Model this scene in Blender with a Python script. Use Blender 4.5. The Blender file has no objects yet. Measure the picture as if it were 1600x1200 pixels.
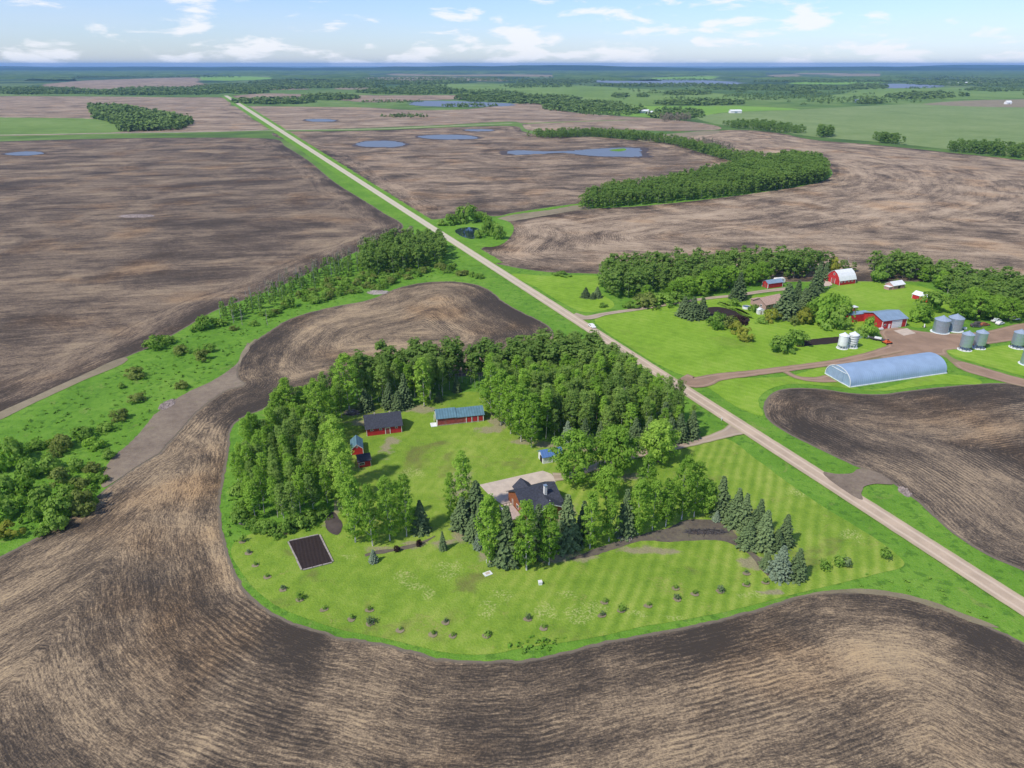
import bpy, bmesh, math, random
import numpy as np
from mathutils import Vector, Matrix, noise
from mathutils.geometry import delaunay_2d_cdt
random.seed(7); RNG = np.random.default_rng(7)
S = bpy.context.scene
COL = S.collection
R = math.radians

# ------------------------------------------------------------------ camera
CAM_H = 110.0
PITCH = math.atan((600 - 100.5) / 1110)
cam_data = bpy.data.cameras.new('camera')
cam_data.sensor_width = 36.0
cam_data.lens = 36.0 * 1110 / 1600
cam_data.clip_start = 1.0
cam_data.clip_end = 90000.0
cam = bpy.data.objects.new('camera', cam_data)
cam.location = (0, 0, CAM_H)
cam.rotation_euler = (math.pi / 2 - PITCH, 0, 0)
COL.objects.link(cam)
S.camera = cam

# ------------------------------------------------------------------ light
SUN_EL, SUN_AZ = 50.0, 232.0          # azimuth clockwise from +Y: light comes from the left, a little behind the camera
W = bpy.data.worlds.new('World'); S.world = W; W.use_nodes = True
def world():
    nt = W.node_tree; nt.nodes.clear(); N = nt.nodes.new; L = nt.links.new
    out = N('ShaderNodeOutputWorld'); bg = N('ShaderNodeBackground'); bg.inputs[1].default_value = 0.145
    sky = N('ShaderNodeTexSky'); sky.sky_type = 'NISHITA'; sky.sun_disc = False
    sky.sun_elevation = R(SUN_EL); sky.sun_rotation = R(SUN_AZ)
    sky.air_density = 1.0; sky.dust_density = 0.3; sky.ozone_density = 2.5
    tc = N('ShaderNodeTexCoord'); sep = N('ShaderNodeSeparateXYZ'); L(tc.outputs['Generated'], sep.inputs[0])
    def clouds(scale, lo, hi, seed, det, low=0.):
        mp = N('ShaderNodeMapping'); mp.inputs['Scale'].default_value = scale; mp.inputs['Location'].default_value = seed
        L(tc.outputs['Generated'], mp.inputs[0])
        nz = N('ShaderNodeTexNoise'); nz.inputs['Scale'].default_value = 1; nz.inputs['Detail'].default_value = det
        nz.inputs['Roughness'].default_value = .55; nz.inputs['Distortion'].default_value = .25
        L(mp.outputs[0], nz.inputs['Vector'])
        mr = N('ShaderNodeMapRange'); mr.inputs[1].default_value = lo; mr.inputs[2].default_value = hi; mr.interpolation_type = 'SMOOTHSTEP'
        src = nz.outputs[0]
        if low:                                   # cumulus crowd towards the horizon, a little more to the east
            el = N('ShaderNodeMapRange'); el.inputs[1].default_value = .005; el.inputs[2].default_value = .075; el.inputs[3].default_value = low; el.inputs[4].default_value = -.02; L(sep.outputs[2], el.inputs[0])
            ea = N('ShaderNodeMath'); ea.operation = 'MULTIPLY_ADD'; L(sep.outputs[0], ea.inputs[0]); ea.inputs[1].default_value = .035; L(el.outputs[0], ea.inputs[2])
            ad = N('ShaderNodeMath'); L(ea.outputs[0], ad.inputs[0]); L(src, ad.inputs[1]); src = ad.outputs[0]
        L(src, mr.inputs[0]); return mr.outputs[0]
    puffs = clouds((13, 13, 52), .53, .65, (2.3, 4.1, .75), 9, .055)
    veil = clouds((2.2, 2.2, 14), .42, .72, (5.0, 1.0, 2.0), 5)
    # clear-sky colour of the photograph's hazy day: the physical sky, tinted a little bluer
    tint = N('ShaderNodeMix'); tint.data_type = 'RGBA'; tint.blend_type = 'MULTIPLY'; tint.inputs[0].default_value = 1
    L(sky.outputs[0], tint.inputs[6]); tint.inputs[7].default_value = SKY_TINT
    m1 = N('ShaderNodeMix'); m1.data_type = 'RGBA'; v = N('ShaderNodeMath'); v.operation = 'MULTIPLY'; v.inputs[1].default_value = .28
    L(veil, v.inputs[0]); L(v.outputs[0], m1.inputs[0]); L(tint.outputs[2], m1.inputs[6]); m1.inputs[7].default_value = (4.6, 5.15, 6.3, 1)
    m2 = N('ShaderNodeMix'); m2.data_type = 'RGBA'; v2 = N('ShaderNodeMath'); v2.operation = 'MULTIPLY'; v2.inputs[1].default_value = .85
    L(puffs, v2.inputs[0]); L(v2.outputs[0], m2.inputs[0]); L(m1.outputs[2], m2.inputs[6]); m2.inputs[7].default_value = (6.3, 6.4, 6.7, 1)
    L(m2.outputs[2], bg.inputs[0]); L(bg.outputs[0], out.inputs[0])
SKY_TINT = (.70, .80, 1.10, 1)
world()
sun_data = bpy.data.lights.new('sun', 'SUN'); sun_data.energy = 4.0; sun_data.angle = R(3.0); sun_data.color = (1, .935, .84)
sun = bpy.data.objects.new('sun', sun_data); COL.objects.link(sun)
_sd = Vector((math.sin(R(SUN_AZ)) * math.cos(R(SUN_EL)), math.cos(R(SUN_AZ)) * math.cos(R(SUN_EL)), math.sin(R(SUN_EL))))
sun.rotation_euler = _sd.to_track_quat('Z', 'Y').to_euler()
sun.location = (0, 0, 300)
S.view_settings.view_transform = 'Standard'; S.view_settings.look = 'None'; S.view_settings.gamma = 1
S.view_settings.use_curve_mapping = False; S.view_settings.exposure = 0.10
S.cycles.max_bounces = 6; S.cycles.diffuse_bounces = 4; S.cycles.glossy_bounces = 2; S.cycles.transmission_bounces = 3
S.cycles.volume_bounces = 0; S.cycles.transparent_max_bounces = 4
S.cycles.use_denoising = True

# ------------------------------------------------------------------ survey: photo pixel -> point on a level at height z
_sp, _cp = math.sin(PITCH), math.cos(PITCH)
def P(x, y, z=0.0):
    v = (y - 600) / 1110; u = (x - 800) / 1110
    t = (CAM_H - z) / (_sp + v * _cp)
    return np.array((u * t, t * (_cp - v * _sp)))
def px_m(y):                                   # metres per photo pixel at ground row y
    return CAM_H / (_sp + (y - 600) / 1110 * _cp) / 1110
def tall(hpx, y):                              # height of something hpx pixels tall standing at row y
    dep = math.atan2(_sp + (y - 600) / 1110 * _cp, _cp - (y - 600) / 1110 * _sp)
    return hpx * px_m(y) / max(.3, math.cos(dep)) * .97
def PP(pts): return np.array([P(*p) for p in pts])

# ------------------------------------------------------------------ naming
def tag(o, label=None, cat=None, group=None, kind=None):
    if label: o['label'] = label
    if cat: o['category'] = cat
    if group: o['group'] = group
    if kind: o['kind'] = kind
    return o
def link(name, me, mat=None, parent=None, loc=None):
    o = bpy.data.objects.new(name, me); COL.objects.link(o)
    if mat is not None and me is not None and not me.materials: me.materials.append(mat)
    if parent: o.parent = parent
    if loc is not None: o.location = loc
    return o
def empty(name, loc, rz=0, label=None, cat=None, group=None, kind=None):
    o = link(name, None); o.location = loc; o.rotation_euler = (0, 0, rz); o.empty_display_size = .5
    return tag(o, label, cat, group, kind)
def mesh(name, v, f, smooth=False):
    me = bpy.data.meshes.new(name); me.from_pydata([tuple(map(float, p)) for p in v], [], f)
    if smooth: me.polygons.foreach_set('use_smooth', [True] * len(me.polygons))
    me.update(); return me
def fast_mesh(name, V, F, tint=None):          # V (n,3) F (m,k) numpy
    me = bpy.data.meshes.new(name); k = F.shape[1]
    me.vertices.add(len(V)); me.vertices.foreach_set('co', V.astype(np.float32).ravel())
    me.loops.add(F.size); me.loops.foreach_set('vertex_index', F.astype(np.int32).ravel())
    me.polygons.add(len(F)); me.polygons.foreach_set('loop_start', np.arange(0, F.size, k, dtype=np.int32))
    if tint is not None:
        a = me.attributes.new('tint', 'FLOAT', 'POINT'); a.data.foreach_set('value', tint.astype(np.float32))
    me.update(calc_edges=True); return me

# ------------------------------------------------------------------ materials
class NT:
    def __init__(s, name):
        s.m = bpy.data.materials.new(name); s.m.use_nodes = True; s.t = s.m.node_tree; s.t.nodes.clear()
        s.out = s.n('ShaderNodeOutputMaterial')
    def n(s, k, **kw):
        o = s.t.nodes.new(k)
        for a, b in kw.items(): setattr(o, a, b)
        return o
    def l(s, a, b): s.t.links.new(a, b)
    def put(s, v, sock):
        if isinstance(v, bpy.types.NodeSocket): s.l(v, sock)
        else: sock.default_value = v
    def math(s, op, a, b=None, clamp=False):
        m = s.n('ShaderNodeMath', operation=op, use_clamp=clamp); s.put(a, m.inputs[0])
        if b is not None: s.put(b, m.inputs[1])
        return m.outputs[0]
    def rng(s, v, a, b, c=0., d=1., smooth=True):
        m = s.n('ShaderNodeMapRange'); m.interpolation_type = 'SMOOTHSTEP' if smooth else 'LINEAR'
        s.put(v, m.inputs[0])
        for i, q in enumerate((a, b, c, d)): m.inputs[i + 1].default_value = q
        return m.outputs[0]
    def noise(s, vec, scale=1., detail=4., rough=.55, dist=0., loc=None):
        if loc is not None:
            mp = s.n('ShaderNodeMapping'); mp.inputs[1].default_value = loc; s.l(vec, mp.inputs[0]); vec = mp.outputs[0]
        k = s.n('ShaderNodeTexNoise'); k.inputs['Scale'].default_value = scale; k.inputs['Detail'].default_value = detail
        k.inputs['Roughness'].default_value = rough; k.inputs['Distortion'].default_value = dist
        s.l(vec, k.inputs['Vector']); return k.outputs[0]
    def mix(s, f, a, b, mode='MIX'):
        m = s.n('ShaderNodeMix', data_type='RGBA', blend_type=mode); s.put(f, m.inputs[0])
        for q, k in ((a, 6), (b, 7)): s.put(q if isinstance(q, bpy.types.NodeSocket) else (*q[:3], 1), m.inputs[k])
        return m.outputs[2]
    def ramp(s, f, stops):
        r = s.n('ShaderNodeValToRGB'); s.put(f, r.inputs[0]); e = r.color_ramp.elements
        while len(e) < len(stops): e.new(.5)
        for q, (p, c) in zip(e, stops): q.position = p; q.color = (*c, 1)
        return r.outputs[0]
    def pos(s): return s.n('ShaderNodeNewGeometry').outputs['Position']
    def xyz(s, v):
        k = s.n('ShaderNodeSeparateXYZ'); s.l(v, k.inputs[0]); return k.outputs
    def vec(s, x, y, z):
        k = s.n('ShaderNodeCombineXYZ'); s.put(x, k.inputs[0]); s.put(y, k.inputs[1]); s.put(z, k.inputs[2]); return k.outputs[0]
    def attr(s, n):
        k = s.n('ShaderNodeAttribute'); k.attribute_name = n; return k.outputs['Fac']
    def bsdf(s, col, rough=.9, spec=.2, metal=0., bump=None, bdist=.1, bstr=.5):
        b = s.n('ShaderNodeBsdfPrincipled'); s.put(col if isinstance(col, bpy.types.NodeSocket) else (*col, 1), b.inputs['Base Color'])
        s.put(rough, b.inputs['Roughness']); b.inputs['Specular IOR Level'].default_value = spec; b.inputs['Metallic'].default_value = metal
        if bump is not None:
            k = s.n('ShaderNodeBump'); k.inputs['Distance'].default_value = bdist; k.inputs['Strength'].default_value = bstr
            s.l(bump, k.inputs['Height']); s.l(k.outputs[0], b.inputs['Normal'])
        s.l(b.outputs[0], s.out.inputs[0]); return s.m

def field_mat(name, dark, mid, tan, warm, bias=0., rows=.5, pitch=1.7, fine=1., patch=1., straight=None, rim=(.17, .14, .10), edge_dark=.16, cut=40.):
    """worked soil: pass marks follow the field's edge; far from it they can follow a straight line (straight = direction angle)"""
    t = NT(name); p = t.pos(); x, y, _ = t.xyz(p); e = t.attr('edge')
    wob = t.noise(p, .03, 2); d = t.math('ADD', e, t.math('MULTIPLY', wob, 3.0))
    if straight is not None:
        c, s_ = math.cos(straight), math.sin(straight)
        q = t.math('SUBTRACT', t.math('MULTIPLY', y, c), t.math('MULTIPLY', x, s_))
        q = t.math('ADD', q, t.math('MULTIPLY', wob, 8.0))
        k = t.rng(t.math('ADD', e, t.math('MULTIPLY', t.noise(p, .012, 2, loc=(8, 1, 0)), cut * .9)), cut * 1.45, cut * 1.45 + 1.2)
        mx = t.n('ShaderNodeMix', data_type='FLOAT'); t.l(k, mx.inputs[0]); t.l(d, mx.inputs[2]); t.l(q, mx.inputs[3]); d = mx.outputs[0]
    def st(a, b, loc, det=4., dist=0.):
        return t.noise(t.vec(t.math('MULTIPLY', x, a), t.math('MULTIPLY', y, a), t.math('MULTIPLY', d, b)), 1, det, .6, dist, loc)
    n1 = st(.013 / patch, .035 / patch, (3, 1, 0), 4, .6)
    n2 = st(.03, .22, (0, 7, 2), 5, .4)
    n3 = st(.16 / fine, 1.3 / fine, (5, 0, 9), 4)
    n4 = st(.55 / fine, 3.6 / fine, (1, 2, 3), 3)
    n0 = t.noise(p, .017 / patch, 6, .66, 1.0, loc=(2, 6, 0)); ng = t.noise(p, 2.0 / fine, 3, .8)
    v = t.math('ADD', t.math('MULTIPLY', n1, .70), t.math('MULTIPLY', n2, .52)); v = t.math('ADD', v, t.math('MULTIPLY', n0, .90))
    v = t.math('ADD', v, t.math('MULTIPLY', n3, .32)); v = t.math('ADD', v, t.math('MULTIPLY', n4, .75)); v = t.math('ADD', v, t.math('MULTIPLY', ng, .75))
    v = t.math('SUBTRACT', v, 1.97 - .5 - bias)
    if rows:                                     # tool marks show crisply only here and there
        w = t.math('SINE', t.math('MULTIPLY', d, 2 * math.pi / pitch))
        m_ = t.rng(t.noise(p, .03, 3, .6, loc=(6, 2, 4)), .50, .62); v = t.math('ADD', v, t.math('MULTIPLY', t.math('MULTIPLY', w, rows * .16), m_))
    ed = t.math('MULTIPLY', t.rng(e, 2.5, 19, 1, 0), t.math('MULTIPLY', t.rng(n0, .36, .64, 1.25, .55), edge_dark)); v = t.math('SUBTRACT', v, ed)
    col = t.ramp(v, [(.26, dark), (.46, mid), (.60, tan), (.78, warm)])
    n5 = t.noise(p, .02, 3, loc=(9, 9, 0)); col = t.mix(t.rng(n5, .5, .72, 0, .5), col, t.mix(1., col, (1.22, .98, .72), 'MULTIPLY'))
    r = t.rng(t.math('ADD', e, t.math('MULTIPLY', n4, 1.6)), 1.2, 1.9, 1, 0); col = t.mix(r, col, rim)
    return t.bsdf(col, .95, .1, bump=n4, bdist=.25, bstr=.6)

def grass_mat(name, a, b, c, scale=1., stripes=None, straw=.3, straw_col=(.27, .27, .075), bump=.35, herbs=0., worn=0., spots=False):
    t = NT(name); p = t.pos(); x, y, _ = t.xyz(p)
    n1 = t.noise(p, .035 * scale, 5, .6, .5); n2 = t.noise(p, .28 * scale, 5, .6, loc=(4, 2, 0)); n3 = t.noise(p, 1.9, 3, .7, loc=(1, 8, 0))
    v = t.math('ADD', t.math('MULTIPLY', n1, .45), t.math('MULTIPLY', n2, .35)); v = t.math('ADD', v, t.math('MULTIPLY', n3, .25))
    if stripes:
        ang, w, amp = stripes
        q = t.math('ADD', t.math('MULTIPLY', x, math.cos(ang)), t.math('MULTIPLY', y, math.sin(ang)))
        q = t.math('ADD', q, t.math('MULTIPLY', t.noise(p, .05, 2), 2.))
        s = t.math('SINE', t.math('MULTIPLY', q, 2 * math.pi / w)); v = t.math('ADD', v, t.math('MULTIPLY', t.math('MULTIPLY', s, amp), t.math('MULTIPLY', t.rng(n1, .35, .6, .4, 1), t.rng(x, -5, 22, .25, 1) if spots else 1.)))
    col = t.ramp(v, [(.34, a), (.52, b), (.72, c)])
    k = t.math('MULTIPLY', t.rng(t.noise(p, .11, 6, .7, .8, loc=(7, 3, 0)), .56, .68), t.rng(n3, .4, .62)); col = t.mix(t.math('MULTIPLY', k, straw), col, straw_col)
    if worn:
        wn = t.rng(t.noise(p, .05, 4, .6, .6, loc=(0, 5, 0)), .55, .7, 0, worn); col = t.mix(wn, col, (.15, .135, .05))
    if spots:                                    # dandelion and moss patches, bare wheel-worn ground
        sp = t.math('ADD', t.attr('spot'), t.math('MULTIPLY', t.math('SUBTRACT', t.noise(p, .35, 5, .75), .5), 2.2))
        k2 = t.math('MULTIPLY', t.rng(sp, .6, 1.0), t.rng(n3, .46, .62)); col = t.mix(t.math('MULTIPLY', k2, .8), col, (.40, .42, .15))
        br = t.math('ADD', t.attr('bare'), t.math('MULTIPLY', t.math('SUBTRACT', t.noise(p, .3, 5, .7, loc=(3, 3, 1)), .5), 1.8))
        col = t.mix(t.rng(br, .35, .85, 0, .85), col, t.mix(n3, (.17, .145, .085), (.40, .34, .22)))
    if herbs:
        h = t.rng(t.noise(p, .55, 2, .5, loc=(2, 2, 5)), .58, .66, 0, herbs); col = t.mix(h, col, (.05, .13, .018))
    return t.bsdf(col, .95, .1, bump=t.math('ADD', n2, n3), bdist=bump, bstr=.7)

def plain(name, col, var=.12, scale=1.2, rough=.8, spec=.3, metal=0., streak=None, dirt=None):
    t = NT(name); g = t.n('ShaderNodeTexCoord').outputs['Object']
    nz = t.noise(g, scale, 4); c = t.mix(t.rng(nz, .35, .65), tuple(q * (1 - var) for q in col), tuple(min(1, q * (1 + var)) for q in col))
    if streak:                                   # sheet-metal ribs
        x, y, z = t.xyz(g); s = t.math('SINE', t.math('MULTIPLY', (x, y, z)[streak[0]], 2 * math.pi / streak[1]))
        c = t.mix(t.rng(s, -1, 1, 0, streak[2], False), c, tuple(q * .55 for q in col))
    if dirt:
        c = t.mix(t.rng(t.noise(g, .6, 5, .7, loc=(3, 3, 3)), .5, .72, 0, .6), c, dirt)
    return t.bsdf(c, rough, spec, metal)

def leaf_mat(name, a, b, hue=.0, transl=.46):
    t = NT(name); tn = t.attr('tint'); oi = t.n('ShaderNodeObjectInfo').outputs['Random']
    f = t.math('ADD', t.math('MULTIPLY', tn, .62), t.math('MULTIPLY', oi, .45)); c = t.mix(f, a, b)
    d = t.n('ShaderNodeBsdfDiffuse'); t.l(c, d.inputs[0]); tr = t.n('ShaderNodeBsdfTranslucent')
    t.l(t.mix(1., c, (1.15, 1.25, .55), 'MULTIPLY'), tr.inputs[0]); m = t.n('ShaderNodeMixShader'); m.inputs[0].default_value = transl
    t.l(d.outputs[0], m.inputs[1]); t.l(tr.outputs[0], m.inputs[2]); t.l(m.outputs[0], t.out.inputs[0]); return t.m

M = {}
M['soil_near'] = field_mat('soil_near', (.054, .044, .034), (.15, .112, .074), (.30, .224, .138), (.44, .325, .185), bias=-.01, rows=.5, pitch=1.15, straight=R(17), cut=52)
M['soil_left'] = field_mat('soil_left', (.060, .047, .035), (.138, .103, .073), (.245, .183, .120), (.32, .245, .150), bias=-.035, rows=.3, fine=1.6, straight=R(12), cut=25)
M['soil_mid'] = field_mat('soil_mid', (.056, .044, .033), (.158, .118, .082), (.295, .219, .145), (.40, .30, .195), bias=-.01, rows=.2, fine=2.2, straight=R(14), cut=28)
M['soil_right'] = field_mat('soil_right', (.060, .047, .035), (.190, .141, .097), (.34, .255, .166), (.45, .345, .235), bias=.03, rows=.3, fine=1.6, patch=.8, edge_dark=.22)
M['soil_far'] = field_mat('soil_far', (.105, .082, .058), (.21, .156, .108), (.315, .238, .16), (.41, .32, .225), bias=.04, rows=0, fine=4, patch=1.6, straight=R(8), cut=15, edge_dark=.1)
M['soil_pocket'] = field_mat('soil_pocket', (.052, .043, .034), (.135, .104, .074), (.27, .205, .132), (.38, .285, .175), bias=.01, rows=.6, pitch=1.3, edge_dark=.14)
M['meadow'] = grass_mat('meadow', (.07, .17, .018), (.13, .27, .028), (.22, .355, .055), straw=.35, bump=.5, herbs=.45)
M['verge'] = grass_mat('verge', (.075, .185, .017), (.13, .27, .026), (.205, .35, .048), straw=.12, bump=.3, herbs=.25)
M['lawn'] = grass_mat('lawn', (.10, .195, .019), (.19, .295, .033), (.32, .385, .075), stripes=(R(-23), 3.0, .075), straw=.8, worn=.7, spots=True)
M['lawn_farm'] = grass_mat('lawn_farm', (.12, .235, .017), (.20, .34, .030), (.30, .41, .065), stripes=(R(50), 3.2, .03), straw=.3, worn=.22)
M['crop'] = grass_mat('crop', (.12, .185, .05), (.18, .25, .085), (.25, .305, .125), scale=.25, stripes=(R(98), 17, .075), straw=.2, bump=.1, worn=.1)
M['far_green'] = grass_mat('far_green', (.09, .155, .032), (.15, .24, .05), (.24, .31, .10), scale=.12, straw=.3, bump=.1, worn=.2)
M['bright_green'] = grass_mat('bright_green', (.12, .24, .03), (.17, .31, .04), (.23, .36, .07), scale=.2, straw=.1, bump=.1)
M['straw'] = grass_mat('straw', (.17, .145, .09), (.24, .20, .125), (.33, .28, .18), scale=.8, straw=.5, bump=.1)
M['headland'] = grass_mat('headland', (.13, .10, .074), (.21, .165, .12), (.30, .245, .165), scale=1.5, straw=.5, straw_col=(.17, .19, .05), bump=.15)

def gravel_mat(name, base, track, rim, half):
    t = NT(name); p = t.pos(); e = t.attr('edge'); n = t.noise(p, 2.2, 5, .7); n2 = t.noise(p, .12, 4, loc=(5, 5, 0))
    c = t.mix(t.rng(n2, .35, .65), tuple(q * .86 for q in base), tuple(q * 1.1 for q in base))
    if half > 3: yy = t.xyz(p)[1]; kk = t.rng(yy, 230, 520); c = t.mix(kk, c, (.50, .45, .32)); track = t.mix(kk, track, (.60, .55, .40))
    w = t.math('ABSOLUTE', t.math('SUBTRACT', e, half * .52)); k = t.rng(t.math('ADD', w, t.math('MULTIPLY', n2, .5)), .25, .95, .75, 0)
    c = t.mix(k, c, track); c = t.mix(t.rng(n, .5, .75, 0, .35), c, tuple(q * .7 for q in base))
    c = t.mix(t.rng(t.math('ADD', e, t.math('MULTIPLY', n, .8)), .45, 1.0, .8, 0), c, rim)
    return t.bsdf(c, .95, .15, bump=n, bdist=.05)
M['gravel'] = gravel_mat('gravel', (.46, .355, .25), (.60, .485, .355), (.36, .34, .17), 3.1)
M['dirt_lane'] = gravel_mat('dirt_lane', (.29, .195, .13), (.38, .27, .185), (.22, .20, .09), 2.6)
M['pale_lane'] = gravel_mat('pale_lane', (.36, .28, .20), (.45, .37, .28), (.24, .25, .09), 1.7)
M['concrete'] = plain('concrete', (.50, .415, .325), .08, .5)
M['white_slab'] = plain('white_slab', (.66, .68, .64), .08, .8)
M['water_far'] = NT('water_far').bsdf((.14, .165, .20), .4, .25)
def water():
    t = NT('pond_water'); p = t.pos(); n = t.noise(p, .8, 3)
    return t.bsdf((.012, .020, .032), .08, .5, bump=n, bdist=.03, bstr=.3)
M['pond_water'] = water()
M['mud'] = plain('mud', (.075, .058, .05), .3, .2)
def garden():
    t = NT('garden_soil'); p = t.pos(); x, y, _ = t.xyz(p)
    q = t.math('ADD', x, t.math('MULTIPLY', t.noise(p, .3, 3), .5)); s = t.math('SINE', t.math('MULTIPLY', t.math('ADD', t.math('MULTIPLY', q, .9), t.math('MULTIPLY', y, .35)), 7.5))
    n = t.noise(p, 2, 4); c = t.mix(t.rng(s, -1, 1, 0, 1), (.030, .022, .020), (.038, .028, .025)); c = t.mix(t.rng(n, .45, .7, 0, .4), c, (.055, .038, .035))
    return t.bsdf(c, .95, .1, bump=s, bdist=.02, )
M['garden_soil'] = garden()
M['ash_soil'] = grass_mat('ash_soil', (.07, .06, .05), (.13, .11, .085), (.19, .17, .10), scale=3, straw=.6, straw_col=(.12, .17, .04), bump=.1)
M['bark_pale'] = plain('bark_pale', (.52, .50, .43), .25, 3)
M['bark_dark'] = plain('bark_dark', (.11, .085, .065), .25, 3)
M['dead_wood'] = plain('dead_wood', (.34, .31, .27), .2, 3)
M['leaf_aspen'] = leaf_mat('leaf_aspen', (.085, .175, .036), (.36, .50, .12))
M['leaf_poplar'] = leaf_mat('leaf_poplar', (.12, .25, .028), (.38, .58, .09))
M['leaf_poplar_pale'] = leaf_mat('leaf_poplar_pale', (.16, .30, .034), (.44, .62, .11))
M['leaf_spruce'] = leaf_mat('leaf_spruce', (.035, .070, .026), (.20, .275, .115), transl=.12)
M['leaf_spruce_blue'] = leaf_mat('leaf_spruce_blue', (.085, .13, .075), (.27, .34, .225), transl=.12)
M['leaf_willow'] = leaf_mat('leaf_willow', (.10, .215, .028), (.34, .50, .10))
M['leaf_shrub_olive'] = leaf_mat('leaf_shrub_olive', (.13, .17, .035), (.33, .40, .11))
M['leaf_shrub_gold'] = leaf_mat('leaf_shrub_gold', (.20, .22, .03), (.44, .46, .08))
M['leaf_red'] = leaf_mat('leaf_red', (.03, .02, .018), (.09, .05, .045))
M['leaf_far'] = leaf_mat('leaf_far', (.055, .115, .034), (.22, .31, .085), transl=.15)
M['twig'] = leaf_mat('twig', (.13, .115, .08), (.30, .27, .19), transl=.1)
# ------------------------------------------------------------------ ground geometry helpers
def catmull(pts, step, closed=True):
    pts = np.asarray(pts, float); n = len(pts); out = []
    for i in range(n if closed else n - 1):
        if closed: p0, p1, p2, p3 = pts[i - 1], pts[i], pts[(i + 1) % n], pts[(i + 2) % n]
        else: p0, p1, p2, p3 = pts[max(i - 1, 0)], pts[i], pts[i + 1], pts[min(i + 2, n - 1)]
        # centripetal-like: limit tangents so uneven spacing does not overshoot
        L = np.linalg.norm(p2 - p1); l0 = np.linalg.norm(p1 - p0) or L; l2 = np.linalg.norm(p3 - p2) or L
        t1 = ((p1 - p0) / (l0 + 1e-9) + (p2 - p1) / (L + 1e-9)) * .5 * L; t2 = ((p2 - p1) / (L + 1e-9) + (p3 - p2) / (l2 + 1e-9)) * .5 * L
        k = int(max(1, min(400, L / max(step, .0045 * abs((p1[1] + p2[1]) / 2)))))
        for j in range(k):
            t = j / k
            out.append((2*t**3-3*t*t+1)*p1 + (t**3-2*t*t+t)*t1 + (-2*t**3+3*t*t)*p2 + (t**3-t*t)*t2)
    if not closed: out.append(pts[-1])
    return np.array(out)
def wobble(pts, amp, closed=True):
    out = []
    for p in pts:
        a = amp * max(1, p[1] / 300)
        out.append(p + a * np.array((noise.noise(Vector((p[0] * .35, p[1] * .35, 0))) + .8 * noise.noise(Vector((p[0] * 1.3, p[1] * 1.3, 5))),
                                     noise.noise(Vector((p[0] * .35, p[1] * .35, 9))) + .8 * noise.noise(Vector((p[0] * 1.3, p[1] * 1.3, 14))))))
    return np.array(out)
def inside(pts, poly):
    x, y = pts[:, 0], pts[:, 1]; r = np.zeros(len(pts), bool); q = np.roll(poly, 1, 0)
    for (x1, y1), (x2, y2) in zip(poly, q):
        if y1 == y2: continue
        c = ((y1 > y) != (y2 > y)) & (x < (x2 - x1) * (y - y1) / (y2 - y1) + x1); r ^= c
    return r
def dist_to(pts, line, closed=True):
    A = line; B = np.roll(line, -1, 0) if closed else None
    if not closed: A, B = line[:-1], line[1:]
    best = np.full(len(pts), 1e9)
    for a, b in zip(A, B):
        d = b - a; L = d @ d
        if L < 1e-12: continue
        t = np.clip(((pts - a) @ d) / L, 0, 1); q = pts - (a + t[:, None] * d)
        best = np.minimum(best, (q * q).sum(1))
    return np.sqrt(best)
def fill_points(poly, base, rate=.014):
    lo, hi = poly.min(0), poly.max(0); pts = []; y = lo[1]
    while y < hi[1]:
        st = max(base, rate * y); xs = np.arange(lo[0], hi[0], st)
        pts.append(np.stack((xs + RNG.uniform(-.2, .2, len(xs)) * st, y + RNG.uniform(-.2, .2, len(xs)) * st), 1)); y += st * .87
    if not pts: return np.zeros((0, 2))
    pts = np.concatenate(pts); return pts[inside(pts, poly)]
_lay = 0.
def sheet(name, poly, z, mat, base=2.5, amp=.18, smooth=True, guide=None, step=.8, kind='structure', world=False, parent=None):
    pts = np.asarray(poly, float) if world else PP(poly)
    b = catmull(pts, step) if smooth else densify(pts, step)
    if amp: b = wobble(b, amp)
    inn = fill_points(b, base); g = b if guide is None else guide
    if len(inn):
        dd = dist_to(inn, b); inn = inn[dd > .45 * np.maximum(base, .014 * inn[:, 1])]
    allp = np.concatenate((b, inn)); n = len(b)
    r = delaunay_2d_cdt([Vector(p) for p in allp], [(i, (i + 1) % n) for i in range(n)], [list(range(n))], 1, 1e-5)
    V = np.array([tuple(v) for v in r[0]]); F = [f for f in r[2]]
    e = dist_to(V, g)
    if guide is not None: pass
    me = bpy.data.meshes.new(name); me.from_pydata(np.c_[V, np.zeros(len(V))].tolist(), [], [list(f) for f in F])
    a = me.attributes.new('edge', 'FLOAT', 'POINT'); a.data.foreach_set('value', e.astype(np.float32))
    me.update(); me.validate()
    if len(me.polygons) and me.polygons[0].normal.z < 0: me.flip_normals()
    global _lay; _lay += .004
    o = link(name, me, M[mat] if isinstance(mat, str) else mat, parent); o.location.z = z + _lay
    if kind: o['kind'] = kind
    return o
def densify(pts, step):
    out = []
    for a, b in zip(pts, np.roll(pts, -1, 0)):
        k = int(max(1, np.linalg.norm(b - a) / max(step, .0045 * abs(a[1])))); out += [a + (b - a) * j / k for j in range(k)]
    return np.array(out)
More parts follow.
